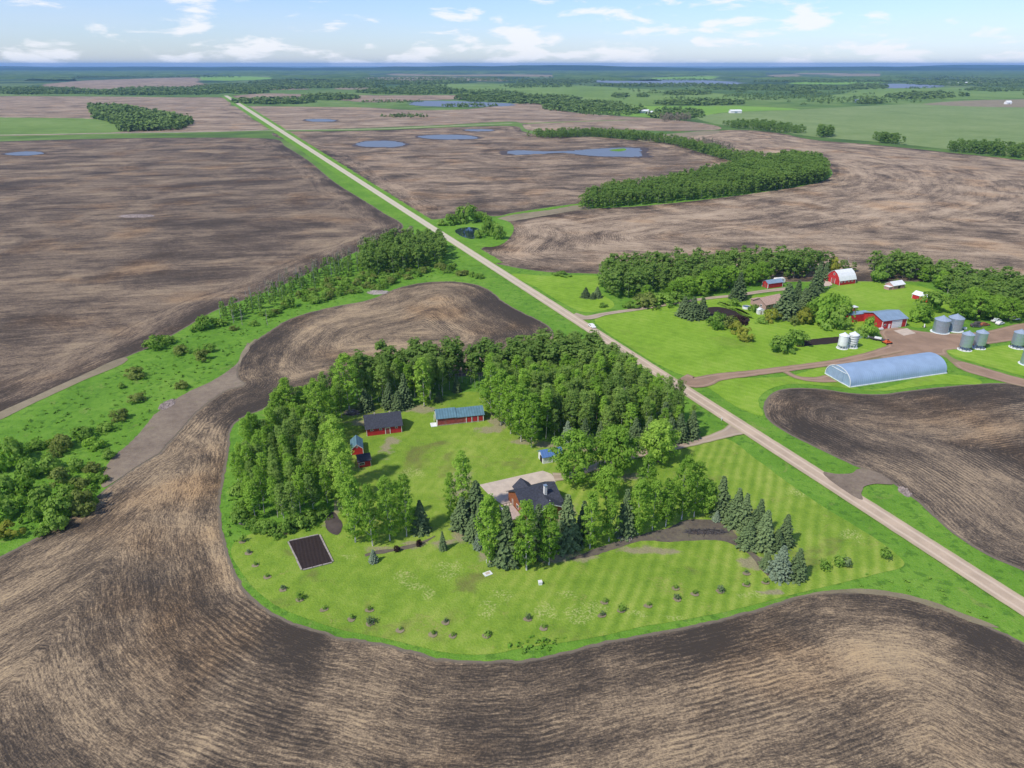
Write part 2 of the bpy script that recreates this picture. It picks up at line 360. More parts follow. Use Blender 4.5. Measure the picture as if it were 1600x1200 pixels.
def strip(name, line, width, z, mat, amp=.15, smooth=True, world=False, step=1.5, flare=0., kind='structure'):
    """lane along a centre line; width a number or one per control point"""
    c = np.asarray(line, float) if world else PP(line); n0 = len(c)
    w = np.full(n0, width, float) if np.isscalar(width) else np.asarray(width, float)
    d = np.concatenate(([0], np.cumsum(np.linalg.norm(np.diff(c, axis=0), axis=1))))
    s = catmull(c, step, False) if smooth else densify(np.vstack((c, c[-1:])), step)[:-1]
    ds = np.concatenate(([0], np.cumsum(np.linalg.norm(np.diff(s, axis=0), axis=1)))); ws = np.interp(ds * d[-1] / ds[-1], d, w)
    t = np.gradient(s, axis=0); t /= np.linalg.norm(t, axis=1)[:, None] + 1e-9; nrm = np.c_[-t[:, 1], t[:, 0]]
    V = []; E = []; F = []; cols = (-1, -.75, -.5, -.25, 0, .25, .5, .75, 1)
    for i, (p, q, ww) in enumerate(zip(s, nrm, ws)):
        a = amp * max(1, p[1] / 350)
        jl = a * (noise.noise(Vector((p[0] * .5, p[1] * .5, 3))) + .6 * noise.noise(Vector((p[0] * 1.7, p[1] * 1.7, 6)))); jr = a * (noise.noise(Vector((p[0] * .5, p[1] * .5, 8))) + .6 * noise.noise(Vector((p[0] * 1.7, p[1] * 1.7, 1))))
        for u in cols:
            h = ww / 2 + (jl if u < 0 else jr if u > 0 else 0); P_ = p + q * u * h; V.append((P_[0], P_[1], .0)); E.append((1 - abs(u)) * h)
        if i:
            k = i * len(cols)
            for j in range(len(cols) - 1): F.append((k + j, k + j + 1, k + j + 1 - len(cols), k + j - len(cols)))
    me = mesh(name, V, F); a_ = me.attributes.new('edge', 'FLOAT', 'POINT'); a_.data.foreach_set('value', np.array(E, np.float32))
    if me.polygons[0].normal.z < 0: me.flip_normals()
    global _lay; _lay += .004
    o = link(name, me, M[mat]); o.location.z = z + _lay; o['kind'] = kind; return o

# ------------------------------------------------------------------ the ground
def polar_sheet(name, z, mat, ymin=-80., ymax=42000., kind='structure'):
    ys = [ymin, -40, 0, 25, 50]; 
    while ys[-1] < ymax: ys.append(ys[-1] * 1.12)
    V = []; F = []; nx = 41
    for y in ys:
        hw = max(260, y * 1.05 + 200)
        for i in range(nx): V.append((hw * (2 * i / (nx - 1) - 1), y, 0))
    for j in range(len(ys) - 1):
        for i in range(nx - 1): k = j * nx + i; F.append((k, k + 1, k + nx + 1, k + nx))
    o = link(name, mesh(name, V, F), mat); o.location.z = z; o['kind'] = kind; return o
def ground_mat():
    t = NT('ground_grass'); p = t.pos(); x, y, _ = t.xyz(p)
    n1 = t.noise(p, .035, 5, .6, .5); n2 = t.noise(p, .3, 5, .6, loc=(4, 2, 0)); n3 = t.noise(p, 1.9, 3, .7, loc=(1, 8, 0))
    v = t.math('ADD', t.math('MULTIPLY', n1, .45), t.math('MULTIPLY', n2, .35)); v = t.math('ADD', v, t.math('MULTIPLY', n3, .25))
    near = t.ramp(v, [(.34, (.07, .17, .018)), (.52, (.125, .265, .027)), (.72, (.21, .345, .052))])
    h = t.rng(t.noise(p, .5, 2, .5, loc=(2, 2, 5)), .56, .66, 0, .5); near = t.mix(h, near, (.045, .125, .016))
    s = t.math('MULTIPLY', t.rng(t.noise(p, .13, 6, .7, .8, loc=(7, 3, 0)), .58, .70), .45); near = t.mix(s, near, (.25, .28, .08))
    # beyond the farms: marsh grass, then bush country
    q = t.vec(t.math('MULTIPLY', x, .0022), t.math('MULTIPLY', y, .0011), 0.)
    f1 = t.noise(q, 1, 6, .6, .6); f2 = t.noise(p, .012, 4, .6, loc=(3, 3, 0))
    far = t.ramp(t.math('ADD', t.math('MULTIPLY', f1, .6), t.math('MULTIPLY', f2, .4)), [(.38, (.06, .115, .03)), (.5, (.115, .195, .042)), (.6, (.17, .245, .07)), (.72, (.25, .27, .12))])
    wood = t.ramp(t.noise(t.vec(t.math('MULTIPLY', x, .0035), t.math('MULTIPLY', y, .0008), 0.), 1, 7, .7), [(.40, (.030, .065, .026)), (.52, (.055, .105, .035)), (.60, (.13, .19, .06)), (.70, (.22, .22, .12))])
    c = t.mix(t.rng(y, 700, 1100), near, far); c = t.mix(t.rng(t.math('ADD', y, t.math('MULTIPLY', f1, 2500.)), 4300, 6200), c, wood)
    return t.bsdf(c, .95, .1, bump=t.math('ADD', n2, n3), bdist=.45, bstr=.7)
polar_sheet('ground', 0, ground_mat())

Z = .03
# near field that wraps the yard, its rim given as two lines so that the pass marks follow both
YARD = [(367,662),(358,705),(350,750),(344,790),(348,830),(353,850),(358,867),(367,890),(383,920),(407,943),(437,963),(480,980),(533,995),(583,1003),(633,1014),(683,1027),(733,1033),(783,1032),(823,1030),(866,1023),(933,1005),(1000,992),(1066,980),(1133,965),(1199,947),(1253,930),(1316,924),(1366,925),(1416,932),(1466,947),(1516,967),(1566,988),(1610,1008)]
N_TOP = [(860,512),(835,497),(810,485),(785,470),(767,455),(745,445),(710,440),(667,441),(653,443),(622,450),(600,459),(575,469),(528,478),(481,489),(450,500),(419,519),(398,533),(386,545),(376,560),(370,578),(371,592),(380,602)]
N_LEFT = [(356,609),(330,625),(303,647),(285,668),(262,692),(247,709),(217,727),(190,746),(160,768),(125,797),(75,830),(25,857),(0,870),(-60,900),(-200,960)]
BACK = [(862,545),(800,585),(730,588),(650,592),(600,594),(550,598),(500,610),(450,625),(410,640),(385,650)]
near_poly = YARD[::-1] + BACK[::-1] + N_TOP + N_LEFT
near_w = np.vstack((PP(near_poly[:]), [(-160, 60), (-170, -40), (170, -40), (175, 40)]))
guide_w = wobble(catmull(np.vstack((PP(YARD[::-1]), PP(BACK[::-1]), PP(N_TOP), PP(N_LEFT), [(-500, 60), (-500, -500), (700, -500), (700, 40)])), 1.2), .38)
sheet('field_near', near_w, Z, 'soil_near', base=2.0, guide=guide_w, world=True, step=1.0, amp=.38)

# left field beyond the green belt
LF = [(-260,770),(0,651),(62,619),(125,589),(197,558),(231,544),(278,519),(340,484),(400,462),(470,433),(520,410),(560,392),(600,374),(630,354),(600,333),(570,314),(525,286),(482,251),(445,228),(425,217),(300,215),(100,218),(0,221),(-300,228),(-800,240)]
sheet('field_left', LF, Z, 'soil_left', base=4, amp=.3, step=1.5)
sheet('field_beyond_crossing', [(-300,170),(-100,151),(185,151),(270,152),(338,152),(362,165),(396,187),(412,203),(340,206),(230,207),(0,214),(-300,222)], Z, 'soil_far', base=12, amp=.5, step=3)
MID = [(437,206),(475,229),(505,243),(540,265),(575,289),(612,314),(650,335),(675,343),(700,340),(740,334),(775,338),(800,333),(905,318),(960,313),(1030,305),(1110,290),(1150,275),(1186,262),(1150,253),(1087,236),(1050,224),(990,219),(930,214),(860,213),(820,206),(800,197),(700,199),(600,203),(520,205)]
sheet('field_middle', MID, Z, 'soil_mid', base=5, amp=.4, step=2)
RB = [(745,398),(765,380),(783,367),(778,352),(790,346),(870,334),(905,328),(1000,322),(1110,311),(1200,299),(1262,289),(1290,281),(1300,268),(1278,255),(1240,248),(1190,247),(1150,240),(1100,226),(1060,214),(1100,206),(1160,203),(1210,207),(1275,219),(1350,225),(1425,232),(1480,238),(1600,250),(1760,265),(2100,310),(2100,480),(1760,455),(1600,445),(1500,440),(1400,440),(1290,440),(1100,440),(935,428),(855,425),(810,419),(780,413),(762,407)]
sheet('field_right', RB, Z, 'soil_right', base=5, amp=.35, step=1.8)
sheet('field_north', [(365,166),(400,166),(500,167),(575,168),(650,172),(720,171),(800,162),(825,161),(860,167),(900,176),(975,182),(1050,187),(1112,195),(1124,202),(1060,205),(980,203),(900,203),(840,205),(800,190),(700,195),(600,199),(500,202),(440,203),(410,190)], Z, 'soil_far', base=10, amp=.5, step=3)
RF = [(1196,626),(1193,640),(1201,657),(1232,678),(1272,698),(1311,717),(1345,732),(1374,742),(1397,757),(1432,783),(1458,807),(1495,838),(1547,870),(1600,893),(1700,955),(1900,1060),(2100,900),(1900,640),(1700,598),(1600,599),(1547,599),(1469,605),(1416,611),(1377,616),(1327,614),(1285,608),(1232,607),(1211,612)]
sheet('field_by_hut', RF, Z, 'soil_pocket', base=2.5, step=1.1)
# green and pale parcels far out
sheet('crop_field', [(1090,183),(1130,177),(1200,174),(1325,167),(1450,161),(1500,157),(1600,155),(1800,153),(2000,250),(1760,252),(1600,244),(1480,233),(1425,227),(1350,220),(1275,214),(1200,203),(1140,197)], Z, 'crop', base=12, amp=.5, step=3)
sheet('bright_pasture', [(925,170),(990,166),(1090,166),(1165,166),(1250,171),(1190,173),(1130,176),(1090,182),(1050,184),(1000,182),(950,178)], Z, 'bright_green', base=20, amp=1, step=5)
FAR = [('pasture', 'far_green', [(-200,186),(60,184),(150,186),(184,194),(190,206),(100,209),(-200,214)]),
 ('pasture', 'far_green', [(640,134),(700,131),(800,131),(930,135),(1000,139),(1080,143),(1140,148),(1170,158),(1060,163),(930,166),(880,160),(800,152),(760,148),(700,142)]),
 ('pasture', 'bright_green', [(312,120),(360,119),(420,121),(415,124),(360,126),(315,125)]),
 ('pasture', 'bright_green', [(1030,121),(1110,119),(1118,122),(1090,124),(1035,124)]),
 ('pasture', 'bright_green', [(1300,127),(1370,128),(1362,131),(1300,132),(1240,131),(1260,128)]),
 ('pasture', 'far_green', [(1370,138),(1500,137),(1620,140),(1620,153),(1500,155),(1420,156),(1340,160),(1280,158),(1320,146)]),
 ('bare_parcel', 'soil_far', [(130,126),(185,124),(290,121),(310,128),(300,136),(185,139),(120,139)]),
 ('bare_parcel', 'soil_far', [(370,149),(420,146),(465,147),(464,156),(400,157),(378,155)]),
 ('bare_parcel', 'soil_far', [(508,149),(620,149),(725,149),(728,154),(640,158),(585,160),(535,157)]),
 ('bare_parcel', 'straw', [(585,121),(660,120),(730,121),(785,124),(780,127),(700,126),(630,127),(585,125)]),
 ('bare_parcel', 'straw', [(620,115),(700,117),(780,116),(860,117),(858,120),(780,119),(690,119),(620,118)]),
 ('bare_parcel', 'straw', [(1205,117),(1240,116),(1250,119),(1240,121),(1215,120)]),
 ('bare_parcel', 'straw', [(1265,114),(1300,114),(1300,116.4),(1265,116.2)]),
 ('bare_parcel', 'straw', [(1335,115),(1362,115),(1366,119),(1336,119)]),
 ('bare_parcel', 'straw', [(1450,164),(1500,158),(1560,156),(1640,155),(1640,168),(1540,167),(1480,165)]),
 ('bare_parcel', 'soil_far', [(390,137),(470,138),(480,140),(400,140)]),
 ('bare_parcel', 'straw', [(535,137),(575,137),(575,140),(535,140)])]
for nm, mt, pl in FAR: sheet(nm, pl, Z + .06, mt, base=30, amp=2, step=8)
sheet('tan_strip', [(775,343),(800,336),(860,328),(905,321),(925,325),(905,328),(860,336),(790,347),(772,349)], Z + .02, 'straw', base=4, amp=.4)
sheet('tan_strip', [(998,216),(1060,208),(1120,204),(1122,208),(1070,214),(1010,222),(1000,221)], Z + .02, 'straw', base=8, amp=.6, step=2)
# ponds and sloughs
def pond(pl, mat, mud=True, base=3, amp=.3, name='pond'):
    if mud:
        w = PP(pl); c = w.mean(0); big = c + (w - c) * np.array((1.12, 1.22)); sheet('pond_shore', big, Z + .05, 'mud', world=True, base=base, amp=amp * 1.6)
    return sheet(name, pl, Z + .09, mat, base=base, amp=amp)
pond([(557,225),(575,221),(600,220),(622,222),(634,226),(615,230),(590,230),(567,229)], 'water_far', amp=1.3)
pond([(655,213),(680,211),(715,211),(745,214),(742,217),(700,218),(670,217)], 'water_far', amp=1.3)
pond([(793,238),(810,235),(850,237),(890,236),(930,233),(975,231),(998,232),(1000,238),(998,245),(960,245),(915,243),(880,239),(840,241),(805,242)], 'water_far', amp=1.3)
sheet('pond_islet', [(952,235),(965,233),(975,232),(978,235),(966,237)], Z + .13, 'meadow', base=3)
pond([(478,187),(500,186),(525,188),(520,190),(490,190)], 'water_far', amp=1.3)
pond([(725,203),(750,202),(770,203),(765,205),(735,205)], 'water_far', amp=1.3)
pond([(8,240),(40,237),(68,240),(45,243),(20,243)], 'water_far', amp=1.3)
sheet('marsh_water', [(640,162),(660,158),(710,158),(760,160),(800,162),(790,166),(720,167),(660,166)], Z + .15, 'water_far', base=15, amp=2, step=5)
sheet('marsh_water', [(925,126),(1000,124),(1080,125),(1150,128),(1140,132),(1080,133),(1000,131),(940,129)], Z + .15, 'water_far', base=30, amp=5, step=10)
sheet('marsh_water', [(1340,134),(1400,131),(1460,133),(1450,137),(1390,138)], Z + .15, 'water_far', base=30, amp=5, step=10)
sheet('marsh_water', [(1332,156),(1360,154),(1380,158),(1350,161)], Z + .15, 'water_far', base=30, amp=3, step=10)
sheet('pond_bank', [(690,345),(730,338),(790,345),(796,372),(770,386),(735,384),(700,375),(680,358)], Z, 'verge', base=3)
pond([(712,360),(725,356),(742,356),(750,363),(745,371),(737,374),(722,370)], 'pond_water', mud=False)

# ---- the home yard
_lay = .03
L1 = [(1135,686),(1179,716),(1235,757),(1291,795),(1336,822),(1381,851),(1413,881),(1365,898),(1314,911),(1235,930),(1133,956),(1066,969),(1000,980),(940,994),(880,1004),(820,1012),(766,1022),(733,1023),(683,1017),(633,1005),(583,994),(533,984),(480,967),(435,948),(400,922),(375,890),(361,862),(368,846),(400,832),(462,820),(515,811),(522,780),(520,740),(525,690),(530,650),(560,630),(620,633),(680,625),(740,612),(775,635),(810,668),(850,690),(900,692),(960,695),(1040,690),(1100,684)]
yl = sheet('yard_lawn', L1, Z, 'lawn', base=1.8, amp=.12)
def blobs(o, name, lst):
    co = np.array([v.co[:2] for v in o.data.vertices]); f = np.zeros(len(co))
    for x, y, w, h in lst:
        q = P(x, y); r1 = w * px_m(y) / 2; r2 = abs(P(x, y - h / 2)[1] - P(x, y + h / 2)[1]) / 2; dd = ((co[:, 0] - q[0]) / r1) ** 2 + ((co[:, 1] - q[1]) / r2) ** 2
        f = np.maximum(f, np.clip(1.15 - dd * .75, 0, 1))
    o.data.attributes.new(name, 'FLOAT', 'POINT').data.foreach_set('value', f.astype(np.float32))
blobs(yl, 'spot', [(632,903,50,34),(700,890,60,40),(655,918,40,20),(760,952,40,46),(785,930,50,26),(850,955,60,40),(905,960,70,40),(885,930,40,20),(640,740,60,24),(1055,965,60,14),(1000,960,50,18),(560,730,40,20),(1330,835,50,30),(1250,770,60,24),(930,950,60,30),(1180,930,80,16),(540,870,40,16),(670,930,30,20)])
blobs(yl, 'bare', [(605,700,20,36),(612,690,30,14),(785,657,60,22),(765,672,60,10),(820,690,50,10),(855,695,50,12),(930,728,50,24),(900,745,30,12),(862,873,60,20),(905,870,60,18),(720,760,40,60),(716,830,26,60),(760,868,30,20),(690,850,40,12),(590,858,60,12),(650,850,60,12),(935,700,120,10),(1000,705,100,10),(880,800,40,60),(1015,860,120,12),(1180,880,60,24),(1210,925,70,10),(520,800,24,50),(570,660,50,16),(660,640,60,12),(1120,830,90,20),(785,645,40,16),(980,745,60,14)])
sheet('pale_margin', [(1190,945),(1230,936),(1300,922),(1370,922),(1440,935),(1500,957),(1560,981),(1540,979),(1460,950),(1400,934),(1320,927),(1250,933)], Z + .02, 'straw', base=2, amp=.25)
sheet('headland_strip', [(388,536),(368,570),(330,596),(296,612),(268,628),(240,650),(222,672),(200,695),(180,712),(163,735),(163,762),(185,749),(217,727),(247,709),(262,692),(285,668),(303,647),(330,625),(356,609),(380,602),(371,590),(372,570),(390,545)], Z + .03, 'headland', base=2, amp=.3)
strip('pale_track', [(400,530),(387,542),(378,556),(374,570)], [.8, 1.6, 1.4, .5], Z + .06, 'straw', amp=.3)
sheet('field_margin', [(-30,667),(60,627),(125,597),(200,562),(195,559),(125,588),(60,617),(-30,662)], Z + .02, 'straw', base=2, amp=.15)
sheet('field_margin', [(350,668),(342,720),(336,770),(338,820),(350,865),(362,893),(355,862),(352,830),(349,790),(352,750),(360,705),(368,668)], Z + .02, 'straw', base=2, amp=.15) if False else None
sheet('bed_soil', [(905,868),(930,858),(960,848),(1000,836),(1040,826),(1080,812),(1120,815),(1140,826),(1163,850),(1195,880),(1215,905),(1200,900),(1165,862),(1130,846),(1080,845),(1050,848),(1010,845),(960,858),(930,868),(885,875)], Z + .02, 'ash_soil', base=1.5, amp=.3)
sheet('burnt_ground', [(510,812),(520,800),(528,808),(535,820),(528,836),(515,833),(508,822)], Z + .025, 'mud', base=1, amp=.35)
strip('bare_path', [(570,868),(600,862),(630,857),(655,850),(680,838)], [1.0, 1.2, 1.3, 1.2, .6], Z + .02, 'ash_soil', amp=.4)
sheet('concrete_pad', [(749,758),(780,751),(815,743),(848,736),(862,741),(870,752),(852,766),(830,775),(810,785),(790,792),(768,778)], Z + .03, 'concrete', base=2, amp=.05, smooth=False)
# ---- farm across the road
_lay = .03
FL = [(935,494),(958,490),(1062,476),(1110,466),(1180,462),(1290,452),(1340,440),(1440,448),(1500,480),(1430,512),(1400,500),(1340,520),(1390,540),(1350,560),(1270,568),(1180,580),(1110,589),(1075,588),(1030,570),(985,543),(945,517),(930,503)]
sheet('farm_lawn', FL, Z, 'lawn_farm', base=3, amp=.2)
sheet('road_lawn', [(800,428),(850,431),(935,432),(936,455),(960,476),(955,482),(915,488),(880,474),(840,450)], Z, 'lawn_farm', base=3, amp=.2)
sheet('hut_lawn', [(1100,598),(1140,592),(1230,588),(1290,574),(1300,590),(1340,608),(1480,585),(1520,590),(1535,598),(1460,601),(1370,611),(1290,603),(1240,600),(1205,607),(1185,625),(1190,650),(1160,640),(1120,615)], Z, 'lawn_farm', base=2.5, amp=.25)
sheet('bin_lawn', [(1478,545),(1510,548),(1560,541),(1610,536),(1700,540),(1700,600),(1610,590),(1560,577),(1520,566),(1490,556)], Z, 'lawn_farm', base=2.5, amp=.25)
sheet('farmyard_dirt', [(1340,575),(1290,570),(1340,563),(1385,548),(1380,530),(1375,517),(1400,512),(1440,518),(1480,521),(1530,519),(1600,505),(1700,500),(1700,530),(1600,531),(1545,538),(1500,546),(1480,548),(1490,560),(1530,572),(1600,592),(1700,610),(1700,625),(1600,605),(1540,590),(1500,577),(1470,556),(1400,560)], Z + .03, 'dirt_lane', base=3, amp=.3)
sheet('farm_garden', [(1100,482),(1125,480),(1150,487),(1172,500),(1150,508),(1118,506),(1102,498)], Z + .03, 'garden_soil', base=2, amp=.2)
sheet('dark_bed', [(1250,535),(1290,528),(1318,527),(1318,533),(1270,540),(1245,542)], Z + .03, 'garden_soil', base=2, amp=.3)
sheet('concrete_apron', [(1396,517),(1417,513),(1431,521),(1412,525)], Z + .06, 'concrete', base=2, amp=0, smooth=False)

# ---- roads
_lay = .10
ROADX = lambda y: 166.7 - .43 * y
strip('gravel_road', [(ROADX(y), y) for y in (20, 60, 100, 140, 190, 240, 300, 380, 480, 620, 800, 1050, 1400, 1900, 2400, 2950)], [6.2]*8 + [6.4, 6.8, 7.4, 8.4, 10, 12, 14, 15], .12, 'gravel', amp=.12, world=True, step=2)
strip('road_verge', [(ROADX(y) - 1.5, y) for y in (420, 620, 800, 1050, 1400, 1900, 2400, 2900)], [22, 20, 22, 24, 28, 32, 36, 38], .04, 'verge', amp=.6, world=True, step=3)
strip('cross_road', [(-1500,215),(-600,211),(-100,212),(200,208),(300,206.5),(420,203.5),(520,202.5),(600,201),(700,197),(800,193)], [7]*9 + [5], .08, 'gravel', amp=.4, step=4)
strip('cross_road_verge', [(-1500,217),(-600,213),(-100,214),(200,210),(300,208),(420,205),(520,203.5),(600,202),(700,198),(800,194),(900,190),(1000,187)], [18]*10 + [14, 6], .05, 'far_green', amp=1., step=4)
strip('driveway', [(1160,668),(1140,676),(1115,684),(1080,693),(1050,700),(1010,708),(960,720),(915,735),(880,745),(865,746)], [9, 5.5, 4, 3.6, 3.6, 3.6, 3.6, 3.6, 4, 5], .09, 'pale_lane', amp=.2)
strip('driveway', [(893,493),(915,497),(945,491),(1000,483),(1060,473),(1110,466),(1150,462),(1190,456),(1235,451)], [9, 6, 4, 3.6, 3.6, 3.8, 4, 4.5, 5], .09, 'pale_lane', amp=.2)
strip('driveway', [(1062,592),(1085,598),(1120,590),(1180,583),(1250,574),(1310,566),(1370,553),(1400,545)], [12, 10, 6.5, 5.2, 5.0, 5.2, 6, 8], .09, 'dirt_lane', amp=.25)
sheet('field_approach', [(1286,738),(1305,741),(1328,741),(1345,733),(1368,738),(1395,757),(1370,757),(1352,760),(1346,770),(1347,782)], .10, 'headland', base=2, amp=.2)
strip('farm_track', [(1225,580),(1245,590),(1275,594),(1300,592)], [2.5, 3, 5, 7], .07, 'dirt_lane', amp=.4)

# distant wooded rise along the horizon
def hill(name, d, w, h, x0, seed, mat):
    V = []; F = []; nx, ny = 121, 9
    for j in range(ny):
        for i in range(nx):
            x = x0 + w * (i / (nx - 1) - .5); s = j / (ny - 1); y = d + s * 5000
            e = math.sin(math.pi * min(1, s * 1.0)) ; k = max(0, math.sin(math.pi * i / (nx - 1))) ** .45
            z = min(150, h * e * k * (.72 + .55 * noise.noise(Vector((x * .00035, seed, 0))) + .18 * noise.noise(Vector((x * .0016, seed, 3))))) - 8 + 5 * noise.noise(Vector((x * .01, y * .01, 0)))
            V.append((x, y, min(z, 151)))
    for j in range(ny - 1):
        for i in range(nx - 1): k = j * nx + i; F.append((k, k + 1, k + nx + 1, k + nx))
    o = link(name, mesh(name, V, F, True), mat); o['kind'] = 'structure'
def hill_mat():
    t = NT('bush_hills'); p = t.pos(); c = t.ramp(t.noise(p, .0012, 7, .7), [(.4, (.018, .045, .028)), (.6, (.035, .075, .035)), (.7, (.06, .10, .05))]); return t.bsdf(c, 1, 0)
HM = hill_mat()
hill('hills', 13000, 36000, 100, 2000, 1.3, HM)
hill('hills', 17000, 16000, 132, 15500, 4.4, HM)
hill('hills', 16000, 14000, 124, -13500, 7.7, HM)

# air
bm = bmesh.new(); bmesh.ops.create_cube(bm, size=1)
for v in bm.verts: v.co = Vector((v.co.x * 94000, v.co.y * 44000 + 21500, v.co.z * 159 + 76.5))
me = bpy.data.meshes.new('haze'); bm.to_mesh(me); bm.free()
hz = NT('haze'); vp = hz.n('ShaderNodeVolumePrincipled'); vp.inputs['Density'].default_value = 4.3e-5
vp.inputs['Color'].default_value = (.33, .60, 1, 1); vp.inputs['Anisotropy'].default_value = .0
hz.l(vp.outputs[0], hz.out.inputs[1]); tag(link('haze', me, hz.m), 'thin blue air thickening towards the far wooded horizon', kind='stuff')
# ------------------------------------------------------------------ vegetation
def unit(n): 
    v = RNG.normal(size=(n, 3)); return v / np.linalg.norm(v, axis=1)[:, None]
def cards(C, D, size, tint):
    """one bent leaf-clump quad per centre C facing roughly D"""
    n = len(C); a = np.cross(D, unit(n)); a /= np.linalg.norm(a, axis=1)[:, None] + 1e-9; b = np.cross(D, a)
    s = (size * RNG.uniform(.6, 1.3, n))[:, None] / 2; r = RNG.uniform(.55, 1, n)[:, None]
    V = np.stack((C - a * s - b * s * r, C + a * s - b * s * r * .6 - D * s * .35, C + a * s * .9 + b * s * r, C - a * s * .8 + b * s * r - D * s * .35), 1).reshape(-1, 3)
    F = np.arange(4 * n).reshape(n, 4); return V, F, np.repeat(tint, 4)
def crown_shell(h, z0, rad, prof, clumps, per, leaf, cr=.9, seed=0, hollow=.45):
    """leaf clumps spread through the volume of a crown; prof(t) = relative radius at height t in 0..1"""
    r_ = np.random.default_rng(seed); t = r_.uniform(0, 1, clumps) ** .85; ang = r_.uniform(0, 2 * np.pi, clumps); q = np.sqrt(r_.uniform(hollow ** 2, 1, clumps))
    lump = 1 + .26 * np.sin(ang * 2 + seed) * np.cos(t * 6 + seed) + .14 * np.sin(ang * 5 + t * 9) + r_.uniform(-.12, .16, clumps)
    R_ = rad * np.array([prof(x) for x in t]) * q * lump; C = np.c_[R_ * np.cos(ang), R_ * np.sin(ang), z0 + t * (h - z0)]
    tn = r_.uniform(0, 1, clumps); sz = cr * r_.uniform(.6, 1.35, clumps)
    D = unit(clumps * per); Cc = np.repeat(C, per, 0) + D * (np.repeat(sz, per) * r_.uniform(.6, 1.05, clumps * per))[:, None] * np.array((1, 1, .72))
    out = Cc - np.array((0, 0, z0 + .35 * (h - z0))); out /= np.linalg.norm(out, axis=1)[:, None] + 1e-9
    N = D * .7 + out * .7 + unit(len(D)) * .55 + np.array((0, 0, .35)); N /= np.linalg.norm(N, axis=1)[:, None]
    tint = np.clip(np.repeat(tn, per) * .6 + r_.uniform(0, .4, len(D)), 0, 1)
    return cards(Cc, N, leaf, tint)
def limb(pts, rads, sides=6):
    V = []; F = []
    for i, (p, r) in enumerate(zip(pts, rads)):
        p = Vector(p); d = Vector(pts[min(i + 1, len(pts) - 1)]) - Vector(pts[max(i - 1, 0)]); q = d.to_track_quat('Z', 'Y')
        for k in range(sides): a = 2 * math.pi * k / sides; V.append(tuple(p + q @ Vector((r * math.cos(a), r * math.sin(a), 0))))
        if i:
            b = i * sides
            for k in range(sides): F.append((b + k - sides, b + (k + 1) % sides - sides, b + (k + 1) % sides, b + k))
    return V, F
def join(parts):
    V = []; F = []
    for v, f in parts:
        n = len(V); V += list(v); F += [tuple(n + i for i in g) for g in f]
    return V, F
def trunk_mesh(name, h, r, branches=7, lean=.25, start=.35, seed=0):
    rr = random.Random(seed); lx, ly = rr.uniform(-lean, lean), rr.uniform(-lean, lean)
    ax = lambda t: (lx * t * t + .12 * math.sin(t * 6 + seed), ly * t * t + .1 * math.cos(t * 5), h * t)
    ps = [limb([ax(i / 7) for i in range(8)], [r * (1 - i / 7 * .85) * (1.35 if i == 0 else 1) for i in range(8)])]
    for k in range(branches):
        t = start + (.93 - start) * k / branches; a = rr.uniform(0, 6.28); L = h * .16 * rr.uniform(.7, 1.2) * (1.15 - t * .6); p = ax(t); q = r * (1 - t) * .6 + .02
        e = lambda s: (p[0] + math.cos(a) * L * s, p[1] + math.sin(a) * L * s, p[2] + L * (.55 * s + .5 * s * s))
        ps.append(limb([p, e(.5), e(1)], [q, q * .6, q * .2], 4))
    V, F = join(ps); return mesh(name, V, F, True)
aspen_p = lambda t: (math.sin(math.pi * min(1, (t * .77 + .13))) ** .6) * (1 - .22 * t)
poplar_p = lambda t: .55 + .5 * math.sin(math.pi * t ** .8) if t < .8 else (1 - t) * 3.0 + .30
round_p = lambda t: math.sqrt(max(.02, 1 - (2 * t - .9) ** 2 / 1.25))
tree_kinds = {}
def deciduous(kind, n, h, z0, rad, prof, clumps, per, leaf, cr, trunk_r, start, hollow=.45, branches=8):
    L = []
    for i in range(n):
        hh = 1.0
        V, F, T = crown_shell(h * (1 + .06 * math.sin(i * 2.1)), z0, rad * (1 + .1 * math.cos(i * 1.7)), prof, clumps, per, leaf, cr, 100 + i * 7 + len(kind), hollow)
        L.append((fast_mesh(kind + '_crown', V, F, T), trunk_mesh(kind + '_trunk', h * .92, trunk_r, branches, .5, start, i + 3)))
    tree_kinds[kind] = L
deciduous('aspen', 9, 15, 4.2, 2.25, aspen_p, 130, 22, .30, .62, .15, .3, .2)
deciduous('poplar', 6, 16, 1.6, 2.5, poplar_p, 200, 26, .30, .60, .17, .12, .2, 10)
deciduous('maple', 4, 9, 1.4, 3.9, round_p, 220, 26, .31, .70, .24, .25, .5, 12)
